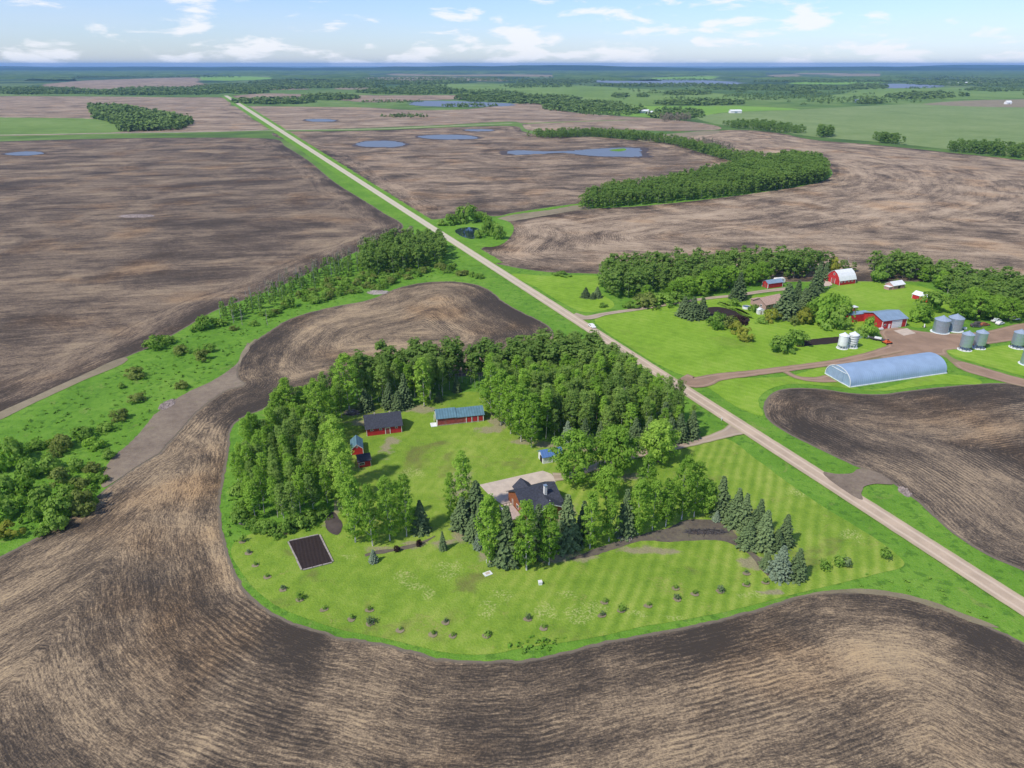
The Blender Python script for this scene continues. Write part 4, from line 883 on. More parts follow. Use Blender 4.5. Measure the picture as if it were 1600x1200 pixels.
for x, y, wp, hp, lf, lb in ((1008,478,40,20,'leaf_shrub_olive','olive bush at the left end of the driveway hedge'),(985,481,20,10,'leaf_willow','low bush at the tip of the driveway hedge'),(1035,476,40,16,'leaf_willow','bush in the driveway hedge beside the olive one'),(1062,470,36,14,'leaf_willow','bush at the right end of the driveway hedge'),
  (942,480,11,7,'leaf_willow','small round bush alone beside the farm driveway'),
  (1120,513,26,24,'leaf_willow','green bush below the farm garden'),(1140,511,24,16,'leaf_shrub_olive','brownish bush at the right of the farm garden'),(1155,505,26,10,'leaf_red','dark flat shrub at the garden corner'),(1150,520,24,18,'leaf_shrub_gold','golden bush left of the pair on the farm lawn'),(1161,532,24,20,'leaf_shrub_gold','golden bush right of the pair on the farm lawn'),(1174,534,7,8,'leaf_shrub_olive','tiny shrub beside the golden pair'),
  (1203,503,20,21,'leaf_shrub_gold','tall golden bush in front of the tan-roofed house'),(1190,505,16,10,'leaf_willow','dark low bush beneath the little white shed'),(1178,488,14,12,'leaf_willow','round bush beside the pool'),(1147,479,16,12,'leaf_willow','bush above the clipped hedge'),
  (1222,549,38,24,'leaf_willow','dark mound of shrub on the farm lawn, left of two'),(1244,540,36,22,'leaf_willow','dark mound of shrub on the farm lawn, right of two'),
  (1257,506,26,24,'leaf_shrub_gold','yellowish bush below the farmhouse spruces'),(1240,508,14,14,'leaf_shrub_olive','small bush left of the yellowish one'),
  (1285,508,40,42,'leaf_poplar','big leafy bush in the mass left of the machine shop'),(1305,512,42,36,'leaf_willow','broad bush in the mass left of the machine shop'),(1314,500,32,34,'leaf_poplar','tall bush against the left end of the machine shop'),(1270,500,30,34,'leaf_willow','bush at the left end of the mass by the machine shop'),(1296,490,34,30,'leaf_poplar','bush at the back of the mass by the machine shop'),
  (1346,526,20,14,'leaf_willow','small round tree left foot of the machine shop'),(1355,524,28,27,'leaf_poplar','round tree growing in front of the machine shop wall'),
  (1440,502,34,24,'leaf_poplar','bright bush behind the pair of grain bins'),(1455,488,40,30,'leaf_willow','bush left behind the grain bins'),(1428,502,20,18,'leaf_poplar','bush at the right end of the machine shop'),
  (1300,428,18,26,'leaf_shrub_gold','yellow green tree left of the red barn'),(1372,440,30,26,'leaf_willow','bush left of the white-roofed pink shed'),(1400,446,10,10,'leaf_willow','tuft against the pink shed') ):
    bush(x, y, wp * px_m(y) * 1.05, tall(hp, y) * 1.05, lb, None, lf, 'garden_bush')
# poplars in the shelter wood that read lighter
for j, (x, y, h) in enumerate([(1075,462,30),(1052,466,26),(1100,458,36),(1118,455,38),(1095,462,28),(1140,450,34),(1172,446,34),(1190,440,32),(1060,462,28),(1010,470,26),(1500,498,40),(1525,500,42),(1550,500,40),(1515,492,44),(1575,502,36),(1470,452,30),(1540,470,30),(1445,440,26)]):
    tree('maple', x, y, tall(h, y), 'light green rounded tree ' + ('of the shelter wood above the farm driveway' if x < 1300 else 'of the shelter wood behind the parked machines' if y > 480 else 'of the shelter wood behind the red lawn shed'), 'light rounded trees of the farm shelter woods', 'leaf_poplar', 1.0)

# --- clumps and woods far away: one object, each tree a few leaf clumps
m = Mass(); ml = []
def clump(x0, x1, y0, y1, sp=13, h=(9, 14), dens=1.):
    Y = P(800, (y0 + y1) / 2)[1]; s0 = sp; sp = max(sp, .0075 * Y); k_ = sp / max(s0, 10)
    c = [((x0 + x1) / 2 + (x1 - x0) / 2 * math.cos(a) * (1 + .1 * math.sin(3 * a)), (y0 + y1) / 2 + (y1 - y0) / 2 * math.sin(a)) for a in np.arange(0, 6.28, .25)]
    pts = scatter(c, sp); 
    if dens < 1: pts = pts[RNG.random(len(pts)) < dens]
    plant(m, L_FAR, pts, h, 11, (.8 * k_ ** .8, 1.3 * k_ ** .8))
def clump_poly(pl, sp=13, h=(9, 14)): plant(m, L_FAR, scatter(pl, sp), h, 11, (.8, 1.2))
clump_poly([(138,168),(185,169),(240,178),(294,188),(302,193),(280,203),(236,205),(190,206),(182,195),(150,186)], 9, (9, 15))
clump(-60,150,138,148,16); clump(120,345,142,149,14); clump(180,340,138,144); clump(300,480,133,141,15); clump(345,420,139,147,12); clump(366,492,156,163,10); clump(440,600,132,138,16); clump(470,560,149,157,12)
clump(390,640,124,133,18,(10,14),.8); clump(560,700,129,132,15); clump(560,740,139,148,13,(9,13),.8); clump(620,700,134,140,14); clump(640,730,127,131,18); clump(712,830,144,160,12,(9,13),.75); clump(780,905,151,163,10); clump(850,985,160,176,9,(8,12),.75)
clump(597,668,180,184,10,(4,8),.8); clump(560,660,157,161,14,(4,7),.6); clump(690,780,163,168,12,(5,9),.5); clump(905,1000,172,181,8,(4,7),.6); clump(982,1010,172,178,7); clump(1012,1100,172,187,8,(8,12),.6); clump(1025,1160,159,165,10); clump(955,980,149,153,9); clump(998,1012,149,152,9)
clump(1040,1110,143,149,13); clump(1100,1340,134,142,14,(9,13),.8); clump(1240,1272,143,147,10); clump(1130,1300,145,155,16,(5,9),.5); clump(1385,1490,147,155,10); clump(1340,1380,158,163,9); clump(1320,1390,132,140,14); clump(1260,1440,153,162,18,(4,8),.4); clump(1498,1510,148,151,9); clump(1600,1700,145,150,12)
clump(820,930,124,131,16,(8,12),.7); clump(930,1160,131,136,15,(8,12),.6); clump(780,900,131,137,16,(8,12),.5); clump(1420,1700,124,135,18); clump(1500,1640,138,143,16,(8,12),.6); clump(1180,1420,126,129,20); clump(1430,1480,175,177,8) if False else None
for k in range(16):
    x = random.uniform(-100, 1700); y = random.uniform(118, 128); w = random.uniform(40, 160); clump(x - w, x + w, y - random.uniform(1, 2.2), y, 24, (9, 13), .7)
for k in range(120):
    x = random.uniform(560, 1620); y = random.uniform(119, 168 - max(0, x - 1200) * .06) if x > 820 else random.uniform(121, 146); w = random.uniform(6, 70) * (.5 + (168 - y) / 60)
    clump(x - w / 2, x + w / 2, y - random.uniform(.4, 1.5), y + random.uniform(0, .5), 13, (4, 10), random.uniform(.35, .9))
m.build('far_woods', 'leaf_far', 'dark woods and bluffs scattered over the far bush country')
# continuous bush country towards the horizon
def canopy():
    ys = [5600.]; V = []; F = []; T = []
    while ys[-1] < 17000: ys.append(ys[-1] + max(22, ys[-1] * .0075))
    nx = 330
    for y in ys:
        hw = y * .80
        for i in range(nx):
            x = hw * (2 * i / (nx - 1) - 1); n = noise.noise(Vector((x * .0011, y * .0006, 0))) + .6 * noise.noise(Vector((x * .004, y * .0017, 7))); k = max(0, min(1, (n + .02 + (y - 6500) / 9000) * 4))
            V.append((x, y, -3 + 15 * k + k * 5 * noise.noise(Vector((x * .02, y * .02, 3))) + k * random.uniform(-1.5, 1.5))); T.append(.4 + .5 * noise.noise(Vector((x * .006, y * .002, 9))) + random.uniform(-.2, .2))
    V = np.array(V); T = np.clip(np.array(T), 0, 1)
    for x0, x1, y0, y1 in ((1195, 1375, 113.6, 121.5), (575, 865, 114, 128), (1020, 1125, 118, 126), (1235, 1375, 125, 133), (305, 425, 118.5, 126), (120, 315, 120, 140)):
        V[inside(V[:, :2], PP([(x0, y0), (x1, y0), (x1, y1), (x0, y1)])), 2] = -3
    k = (np.arange(len(ys) - 1)[:, None] * nx + np.arange(nx - 1)[None]).ravel()
    F = np.stack((k, k + 1, k + nx + 1, k + nx), 1); tag(link('far_bush_country', fast_mesh('far_bush_country', V, F, T), M['leaf_far']), 'continuous bush country reaching to the horizon', kind='stuff')
canopy()
# tufts and weeds in the rough grass: countless
def tufts():
    m = Mass(); var = [crown_shell(.9, 0, .7, round_p, 3, 5, .5, .35, 900 + i, .1) for i in range(5)]
    for pl, sp, pr in (([(0,700),(60,640),(200,575),(320,505),(400,500),(380,545),(330,596),(250,640),(200,690),(150,740),(60,830),(0,860)], 3.2, .5), ([(400,520),(500,478),(640,440),(720,425),(690,420),(560,445),(420,490)], 3.2, .5), ([(352,780),(370,740),(372,800),(420,836),(480,824),(500,830),(460,836),(380,842),(356,850)], 2.2, .6),
        ([(770,1010),(830,990),(870,985),(900,1004),(860,1016),(800,1024)], 1.6, .7), ([(1300,905),(1420,885),(1500,930),(1560,975),(1440,930),(1340,918)], 3, .5), ([(940,560),(1100,640),(1120,668),(1090,680),(930,580)], 2.6, .5)):
        pts = scatter(pl, sp); pts = pts[RNG.random(len(pts)) < pr]
        for p in pts:
            V, F, T = var[random.randrange(5)]; s = random.uniform(.5, 1.3); m.add(V, F, T, p[0], p[1], s, s * .6, random.random(), random.uniform(0, 6))
    m.build('weeds', 'meadow', 'tall weeds and tufts in the rough grass')
tufts()
# ------------------------------------------------------------------ buildings and farm things
M['red'] = plain('red_siding', (.44, .028, .028), .10, 1.2, .7, dirt=(.26, .03, .025))
M['red_dull'] = plain('red_dull', (.30, .065, .055), .18, .9, .85, dirt=(.33, .20, .17))
M['pink_wall'] = plain('pink_wall', (.42, .25, .22), .15, 1.5)
M['white_paint'] = plain('white_paint', (.74, .73, .70), .05, 1.5, .6)
M['white_metal'] = plain('white_metal', (.74, .76, .74), .05, .8, .45, streak=(0, .9, .18))
M['dark_roof'] = plain('dark_roof', (.044, .048, .062), .22, 2.2, .85)
M['teal_roof'] = plain('teal_roof', (.115, .22, .27), .12, .7, .5, streak=(0, .9, .5))
M['blue_roof'] = plain('blue_roof', (.10, .20, .42), .12, .7, .4, streak=(0, .8, .4))
M['sky_roof'] = plain('sky_roof', (.30, .41, .50), .08, .5, .35, .4, .3, streak=(0, .9, .35))
M['tan_roof'] = plain('tan_roof', (.42, .29, .22), .12, 1.5, .9)
M['tan_wall'] = plain('tan_wall', (.38, .25, .21), .15, 3)
M['log_wall'] = plain('log_wall', (.30, .105, .045), .2, 2, .6, streak=(2, .35, .5))
M['deck_wood'] = plain('deck_wood', (.42, .33, .28), .12, 2)
M['glass'] = NT('glass').bsdf((.02, .025, .03), .08, .6)
M['dark'] = plain('dark_opening', (.03, .025, .025), .2, 2)
M['galv'] = plain('galvanised', (.40, .49, .56), .06, 1.5, .32, .5, .65)
M['galv_roof'] = plain('galvanised_roof', (.45, .53, .60), .06, 1.5, .38, .5, .5)
M['hut_metal'] = plain('hut_metal', (.29, .40, .53), .06, .25, .5, .3, .15, streak=(0, .9, .10))
M['hut_end'] = plain('hut_end', (.30, .41, .54), .06, .6, .5, .3, .15, streak=(1, .9, .15))
M['rust'] = plain('rusty_iron', (.26, .09, .045), .3, 2)
M['iron'] = plain('dark_iron', (.07, .065, .065), .3, 2)
M['orange'] = plain('orange_paint', (.50, .10, .03), .2, 2)
M['rubber'] = plain('rubber', (.02, .02, .02), .1, 4)
M['stone'] = plain('field_stone', (.27, .22, .19), .25, .8)
M['timber_pale'] = plain('timber_pale', (.33, .29, .25), .2, 2)
M['pool_blue'] = NT('pool_water').bsdf((.05, .09, .14), .1, .5)

def box(name, x0, x1, y0, y1, z0, z1, mat, parent):
    v = [(x, y, z) for z in (z0, z1) for y in (y0, y1) for x in (x0, x1)]
    f = [(0, 2, 3, 1), (4, 5, 7, 6), (0, 1, 5, 4), (2, 6, 7, 3), (0, 4, 6, 2), (1, 3, 7, 5)]
    return link(name, mesh(name, v, f), M[mat], parent)
def prism(name, prof, a, b, axis, mat, parent, smooth=False):
    """closed profile [(u, z)] extruded from a to b along axis 'x' or 'y'"""
    n = len(prof); mk = (lambda u, z, s: (s, u, z)) if axis == 'x' else (lambda u, z, s: (u, s, z))
    V = [mk(u, z, a) for u, z in prof] + [mk(u, z, b) for u, z in prof]
    F = [(i, (i + 1) % n, n + (i + 1) % n, n + i) for i in range(n)] + [tuple(range(n))[::-1], tuple(range(n, 2 * n))]
    me = mesh(name, V, F, smooth); bm = bmesh.new(); bm.from_mesh(me); bmesh.ops.recalc_face_normals(bm, faces=bm.faces); bm.to_mesh(me); bm.free()
    return link(name, me, M[mat], parent)
def roof_pts(W_, wall, rise, shape):
    if shape == 'gambrel': return [(0, wall), (W_ * .10, wall + rise * .38), (W_ * .26, wall + rise * .74), (W_ * .5, wall + rise), (W_ * .74, wall + rise * .74), (W_ * .90, wall + rise * .38), (W_, wall)]
    return [(0, wall), (W_ * .5, wall + rise), (W_, wall)]
def gabled(root, L, D, wall, rise, axis, wallm, roofm, shape='gable', over=.4, th=.14, roofname='roof', x0=0., y0=0.):
    W_, len_, off, offl = (D, L, y0, x0) if axis == 'x' else (L, D, x0, y0)
    rp = [(u + off, z) for u, z in roof_pts(W_, wall, rise, shape)]
    prism('walls', [(off, 0)] + rp + [(off + W_, 0)], offl, offl + len_, axis, wallm, root)
    # roof skin lifted a few millimetres off the gable and reaching out over the eaves
    d0 = Vector((rp[0][0] - rp[1][0], rp[0][1] - rp[1][1])).normalized() * over; d1 = Vector((rp[-1][0] - rp[-2][0], rp[-1][1] - rp[-2][1])).normalized() * over
    out = [(rp[0][0] + d0.x, rp[0][1] + d0.y)] + rp[1:-1] + [(rp[-1][0] + d1.x, rp[-1][1] + d1.y)]
    prof = [(u, z + .01) for u, z in out] + [(u, z + .01 + th) for u, z in out[::-1]]
    return prism(roofname, prof, offl - over, offl + len_ + over, axis, roofm, root)
def on_face(root, name, face, u0, u1, z0, z1, mat, L, D, proud=.05):
    if face == 'front': return box(name, u0, u1, -proud, .0 - .003, z0, z1, mat, root)
    if face == 'left': return box(name, -proud, -.003, u0, u1, z0, z1, mat, root)
    if face == 'right': return box(name, L + .003, L + proud, u0, u1, z0, z1, mat, root)
    return box(name, u0, u1, D + .003, D + proud, z0, z1, mat, root)
def window(root, face, u, z, w, h, L, D, name='window'):
    f = on_face(root, name, face, u - w / 2, u + w / 2, z, z + h, 'white_paint', L, D, .08)
    on_face(f, 'pane', face, u - w / 2 + .12, u + w / 2 - .12, z + .12, z + h - .12, 'glass', L, D, .10); return f
def site(name, label, cat, px, rz, group=None, z=.08): p = P(*px); return empty(name, (p[0], p[1], z), R(rz), label, cat, group)
def corners(root, L, D, wall, faces=('fl', 'fr', 'bl', 'br'), w=.16):
    for f in faces:
        x = -.04 if f[1] == 'l' else L - w + .04; y = -.04 if f[0] == 'f' else D - w + .04
        box('corner_board', x, x + w, y, y + w, 0, wall, 'white_paint', root)

# red garage with dark roof
g = site('garage', 'long red garage with dark grey shingle roof and white framed door', 'garage', (573.5, 682), 14.9); L, D = 11.3, 8.2
gabled(g, L, D, 2.7, 2.9, 'x', 'red', 'dark_roof', over=.45); corners(g, L, D, 2.6)
for u in (.15, .40, .85): window(g, 'front', u * L, 1.7, .85, .6, L, D)
for u0, u1, z0, z1 in ((5.9, 6.1, 0, 2.1), (7.4, 7.6, 0, 2.1), (5.9, 7.6, 2.1, 2.3)): on_face(g, 'door_frame', 'front', u0, u1, z0, z1, 'white_paint', L, D, .08)
on_face(g, 'door', 'front', 6.1, 7.4, 0, 2.1, 'red_dull', L, D, .05)
for u in (2.9, 7.8): v = box('roof_vent', u, u + .5, D / 2 - .25, D / 2 + .25, 5.55, 6.05, 'timber_pale', g)
# long barn, teal roof, in two sections
g = site('long_barn', 'long faded red barn with teal metal roof in two sections', 'barn', (683.8, 666), 13.7); L, D = 15.7, 6.2
gabled(g, 6.2, D, 2.75, 1.9, 'x', 'red_dull', 'teal_roof', over=.35); gabled(g, 9.46, D, 2.5, 1.8, 'x', 'red_dull', 'teal_roof', over=.3, x0=6.24)
on_face(g, 'end_wall', 'left', 0, D, 0, 2.7, 'white_paint', L, D, .06); on_face(g, 'door', 'left', 2.2, 4.0, 0, 2.2, 'dark', L, D, .09)
for u in (9.6, 11.5, 13.6, 15.45): on_face(g, 'post', 'front', u, u + .22, 0, 2.45, 'white_paint', L, D, .1)
for u in (10.2, 12.2, 14.1): on_face(g, 'stall_door', 'front', u, u + 1.2, .15, 2.1, 'red', L, D, .06)
on_face(g, 'sill_board', 'front', .2, 15.5, .02, .3, 'timber_pale', L, D, .07)
box('porch_slab', -2.2, -.15, -.3, 2.6, 0, .12, 'white_slab', g); box('porch_post', -.75, -.62, 3.2, 3.33, .0, 2.7, 'white_paint', g)
# two small red sheds
g = site('shed', 'narrow red shed with green grey roof, its gable trimmed white', 'shed', (549.5, 711.5), 13.1); L, D = 3.6, 6.0
gabled(g, L, D, 2.0, 1.5, 'y', 'red', 'teal_roof', over=.2); corners(g, L, D, 1.95, ('fl', 'fr'))
for s in (0, 1):
    x0, x1 = (-.05, L / 2) if s == 0 else (L / 2, L + .05); z0, z1 = (1.95, 3.45) if s == 0 else (3.45, 1.95)
    link('gable_trim', mesh('gable_trim', [(x0, -.09, z0 - .08), (x1, -.09, z1 - .08), (x1, -.09, z1 + .14), (x0, -.09, z0 + .14), (x0, -.21, z0 - .08), (x1, -.21, z1 - .08), (x1, -.21, z1 + .14), (x0, -.21, z0 + .14)], [(0, 1, 2, 3), (7, 6, 5, 4), (0, 4, 5, 1), (2, 6, 7, 3), (1, 5, 6, 2), (0, 3, 7, 4)]), M['white_paint'], g)
window(g, 'front', L / 2, 2.35, .6, .55, L, D)
g = site('shed', 'small red shed with black roof and a wide white framed window', 'shed', (561, 731.5), 20); L, D = 3.6, 3.9
gabled(g, L, D, 2.1, 1.3, 'x', 'red', 'dark_roof', over=.3); corners(g, L, D, 2.0, ('fl', 'fr'), .12); window(g, 'front', 1.0, .8, 1.6, .9, L, D)
# white shed, blue roof
g = site('shed', 'small white shed with bright blue metal roof and dark door in its gable', 'shed', (848.5, 725.5), 19.5); L, D = 6.2, 3.9
gabled(g, L, D, 2.4, 1.3, 'x', 'white_paint', 'blue_roof', over=.4); on_face(g, 'door', 'left', .7, 2.5, 0, 2.0, 'dark', L, D, .06)
window(g, 'front', 2.2, .9, .9, .7, L, D)

# the house
ra = P(801.5, 768.5, 6.0); rb = P(869, 751.5, 6.0); hd = (rb - ra) / np.linalg.norm(rb - ra); ang = math.atan2(hd[1], hd[0]); hn = np.array((-hd[1], hd[0]))
o0 = ra - hn * 5.2 + hd * 1.0
g = empty('house', (o0[0], o0[1], 0), ang, 'log-walled house with dark grey gabled roofs and a white chimney', 'house'); L, D = 11.0, 10.4
gabled(g, L, D, 2.9, 3.0, 'x', 'log_wall', 'dark_roof', over=.5, roofname='main_roof')
prism('wing_wall', [(2.6, 0), (2.6, 2.85), (6.4, 4.75), (10.2, 2.85), (10.2, 0)], -2.0, 1.0, 'y', 'log_wall', g)
rf = prism('front_roof', [(2.0, 2.5), (6.4, 4.78), (10.8, 2.5), (10.8, 2.66), (6.4, 4.94), (2.0, 2.66)], -2.6, 3.4, 'y', 'dark_roof', g)
prism('fascia', [(1.96, 2.34), (6.4, 4.64), (10.84, 2.34), (10.84, 2.56), (6.4, 4.86), (1.96, 2.56)], -2.72, -2.61, 'y', 'white_paint', g)
prism('rear_wall', [(2.5, 0), (2.5, 2.85), (4.7, 4.6), (6.9, 2.85), (6.9, 0)], 9.6, 12.0, 'y', 'log_wall', g)
prism('rear_roof', [(2.1, 2.5), (4.7, 4.66), (7.3, 2.5), (7.3, 2.66), (4.7, 4.84), (2.1, 2.66)], 6.6, 12.5, 'y', 'dark_roof', g)
ch = box('chimney', 7.0, 7.75, 2.3, 3.1, 3.6, 7.2, 'white_paint', g); box('chimney_cap', 6.9, 7.85, 2.2, 3.2, 7.2, 7.34, 'galv', ch); box('roof_pipe', 6.8, 6.98, -1.1, -.92, 4.2, 4.9, 'white_metal', g)
for u in (1.6, 4.4): window(g, 'left', u, 1.0, 1.3, 1.2, L, D)
on_face(g, 'door', 'left', 7.0, 8.0, 0, 2.1, 'deck_wood', L, D, .06)
window(g, 'front', 1.6, 1.0, 1.4, 1.2, L, D)
dk = box('deck', -4.2, -.2, 1.0, 7.2, .25, .45, 'deck_wood', g)
for k in range(7): box('rail_post', -4.2, -4.1, 1.0 + k * 1.02, 1.1 + k * 1.02, .45, 1.4, 'timber_pale', dk)
box('rail', -4.22, -4.08, 1.0, 7.2, 1.4, 1.5, 'white_paint', dk); box('rail', -4.08, -.3, 7.1, 7.22, 1.4, 1.5, 'iron', dk)
for k in range(4): box('rail_post', -3.9 + k * .9, -3.82 + k * .9, 7.1, 7.2, .45, 1.4, 'iron', dk)
# small white things on the lawn, pegs and well head
p = P(762, 897); o = empty('ground_hatch', (p[0], p[1], 0), R(30), 'flat pale slab lying on the lawn below the front poplars', 'slab'); box('slab', -1.0, 1.0, -.7, .7, .02, .22, 'white_slab', o); box('lid', -.5, .5, -.35, .35, .22, .3, 'concrete', o)
p = P(844, 913); o = empty('well_box', (p[0], p[1], 0), R(10), 'small white box standing on the lawn right of the pale slab', 'box'); box('box_body', -.4, .4, -.4, .4, 0, .8, 'white_paint', o); box('box_lid', -.46, .46, -.46, .46, .8, .9, 'white_paint', o)
p = P(760, 880); o = empty('lawn_peg', (p[0], p[1], 0), 0, 'tiny white marker peg at the foot of the front poplar', 'peg'); box('peg', -.06, .06, -.06, .06, 0, .9, 'white_paint', o); box('peg_cap', -.1, .1, -.1, .1, .9, 1.0, 'white_paint', o)
for x, y, lb in ((1127, 657, 'white marker post at the verge corner by the driveway'),):
    p = P(x, y); o = empty('marker_post', (p[0], p[1], 0), 0, lb, 'post'); box('post', -.08, .08, -.08, .08, 0, 1.1, 'white_paint', o); box('sign_plate', -.3, .3, -.12, -.082, .7, 1.1, 'white_paint', o)
# garden plot with timber border
gp = PP([(452, 847), (498, 837), (519, 879), (473, 891)]); c = gp.mean(0)
o = empty('garden_plot', (c[0], c[1], .12), 0, 'dark square vegetable plot edged with pale timbers', 'garden plot'); q = gp - c
link('soil', mesh('soil', [(x, y, .12) for x, y in q] + [(x, y, .0) for x, y in q], [(0, 3, 2, 1), (0, 1, 5, 4), (1, 2, 6, 5), (2, 3, 7, 6), (3, 0, 4, 7)]), M['garden_soil'], o)
for i in range(4):
    a, b = q[i], q[(i + 1) % 4]; d = (b - a); Ls = np.linalg.norm(d); d /= Ls; n_ = np.array((d[1], -d[0])); nb = 3
    if np.dot(n_, a) < 0: n_ = -n_
    for k in range(nb):
        s0 = a + d * (Ls * k / nb + .06) + n_ * random.uniform(.02, .1); s1 = a + d * (Ls * (k + 1) / nb - .06) + n_ * random.uniform(.02, .1); w = n_ * random.uniform(.28, .38); h_ = random.uniform(.16, .26)
        pts = [s0, s1, s1 + w, s0 + w]; link('border_timber', mesh('border_timber', [(*t_, 0.) for t_ in pts] + [(*t_, h_) for t_ in pts], [(3, 2, 1, 0), (4, 5, 6, 7), (0, 1, 5, 4), (1, 2, 6, 5), (2, 3, 7, 6), (3, 0, 4, 7)]), M['timber_pale'], o)

# brush and stone heaps
def heap(name, label, cat, x, y, w, d, h, mat, n, stick):
    p = P(x, y); V = []; F = []; rr = random.Random(int(x)); o = empty(name, (p[0], p[1], 0), 0, label, cat); dots = []
    nseg = 14; ring = [(1, 0), (.8, .45), (.5, .8), (0.15, 1)]
    for r_, z_ in ring:
        for k in range(nseg): a = k * 6.283 / nseg; j = rr.uniform(.85, 1.12); V.append((w / 2 * r_ * j * math.cos(a), d / 2 * r_ * j * math.sin(a), h * .6 * z_ * rr.uniform(.8, 1.1)))
    for j in range(3):
        for k in range(nseg): F.append((j * nseg + k, j * nseg + (k + 1) % nseg, (j + 1) * nseg + (k + 1) % nseg, (j + 1) * nseg + k))
    F.append(tuple(range(3 * nseg, 4 * nseg))); link('mound', mesh('mound', V, F), M['mud'] if stick else M[mat], o); V = []; F = []
    for _ in range(n):
        r_ = math.sqrt(rr.random()); a = rr.uniform(0, 6.28); cx, cy = w / 2 * r_ * math.cos(a), d / 2 * r_ * math.sin(a); cz = h * .6 * (1 - r_ ** 1.6) + .1
        if stick: L_ = rr.uniform(1, 2.6); t = rr.uniform(0, 6.28); v, f = limb([(cx - math.cos(t) * L_ / 2, cy - math.sin(t) * L_ / 2, cz), (cx + math.cos(t) * L_ / 2, cy + math.sin(t) * L_ / 2, cz + rr.uniform(-.1, .5))], [.09, .04], 4)
        else:
            s = rr.uniform(.22, .6) * (h / 1.6) ** .3; v = [(cx + s * sx * rr.uniform(.6, 1), cy + s * sy * rr.uniform(.6, 1), cz + s * sz * rr.uniform(.4, .8)) for sx, sy, sz in ((1, 0, 0), (-1, 0, 0), (0, 1, 0), (0, -1, 0), (0, 0, 1), (0, 0, -1))]
            f = [(0, 2, 4), (2, 1, 4), (1, 3, 4), (3, 0, 4), (2, 0, 5), (1, 2, 5), (3, 1, 5), (0, 3, 5)]
        m_ = len(V); V += v; F += [tuple(i + m_ for i in g_) for g_ in f]
    pc = link('sticks' if stick else 'loose_stones', mesh('pieces', V, F), M[mat], o); pc['kind'] = 'stuff'
heap('stone_pile', 'low pile of cleared field stones lying in the left brown field', 'stone pile', 212, 338, 30, 13, 2.0, 'stone', 200, False)
heap('brush_pile', 'grey brush pile under the trees beside the back wood', 'brush pile', 550, 646, 5.5, 4, 1.6, 'timber_pale', 60, True)
heap('stone_pile', 'flat grey heap of rocks at the rim of the curved field', 'stone pile', 590, 457, 12, 8, 1.0, 'timber_pale', 90, False)
heap('stone_pile', 'pale scatter of stones along the field edge by the approach', 'stone pile', 1413, 768, 3.2, 5.5, .5, 'stone', 60, False)
heap('stone_pile', 'pale rocky bank at the left edge of the tan headland', 'stone pile', 262, 632, 5, 9, .6, 'stone', 90, False)
heap('straw_mound', 'small mound of old straw left of the wood foot', 'mound', 386, 818, 3.4, 1.8, .6, 'timber_pale', 40, True)
heap('dirt_pile', 'blackened brush remains on the dark bed by the spruces', 'brush pile', 1100, 832, 12, 2.2, .7, 'iron', 90, True)
heap('brush_pile', 'little heap of cut branches right of the dark spruce by the lawn', 'brush pile', 978, 842, 4, 2, .7, 'dead_wood', 30, True)

# ---- farm across the road
g = site('barn', 'red hip-topped barn with white roof at the back of the farm', 'barn', (1311.2, 446.2), 20.8); L, D = 11.2, 9.6
gabled(g, L, D, 2.6, 4.6, 'x', 'red', 'white_metal', 'gambrel', over=.35); corners(g, L, D, 2.5, ('fl', 'fr', 'bl'))
for u in (1.3, 3.8, 6.3, 8.8): window(g, 'front', u, 1.3, .9, .7, L, D)
window(g, 'left', D / 2, 4.6, 1.0, 1.1, L, D); on_face(g, 'door', 'left', D / 2 - 1.3, D / 2 + 1.3, 0, 2.8, 'red_dull', L, D, .07)
for yy in (D / 2 - 1.4, D / 2 + 1.25): on_face(g, 'door_trim', 'left', yy, yy + .15, 0, 2.9, 'white_paint', L, D, .1)
box('annex', -1.2, 1.2, D + .003, D + 2.6, 0, 2.0, 'red', g); box('annex_roof', -1.4, 1.4, D + .01, D + 2.8, 2.0, 2.15, 'white_metal', g)
p = P(1284, 443); sheet('yard_gravel', [tuple(P(1271, 439)), tuple(P(1290, 438)), tuple(P(1300, 446)), tuple(P(1282, 448))], Z + .05, 'concrete', base=3, world=True)
g = site('shed', 'red shed with white roof standing alone on the right farm lawn', 'shed', (1448.7, 473.1), 27.6); L, D = 5.2, 8.6
gabled(g, L, D, 2.3, 1.3, 'y', 'red', 'white_metal', over=.3); corners(g, L, D, 2.2, ('fl', 'fr', 'bl')); on_face(g, 'door', 'front', 1.4, 2.6, 0, 2, 'white_paint', L, D, .06); window(g, 'front', 3.8, 1, .8, .8, L, D)
g = site('shed', 'pink walled open shed with white roof under the trees', 'shed', (1395.0, 453.1), 24); L, D = 8.6, 5.2
gabled(g, L, D, 2.2, 1.5, 'x', 'pink_wall', 'white_metal', over=.3); on_face(g, 'opening', 'front', 3.6, 5.4, .3, 1.7, 'dark', L, D, .05); box('lean_wall', -2.6, -.05, .4, 3.6, 0, 1.6, 'pink_wall', g); box('lean_roof', -2.8, -.05, .2, 3.8, 1.6, 1.72, 'white_paint', g)
g = site('shed', 'red shed with grey roof and orange white corner boards beside the lane', 'shed', (1199.3, 451.0), 22); L, D = 10.0, 4.6
gabled(g, L, D, 2.6, 1.3, 'x', 'red', 'sky_roof', over=.3); corners(g, L, D, 2.6, w=.3); on_face(g, 'door', 'left', 1.3, 3.2, 0, 2.1, 'red_dull', L, D, .06)
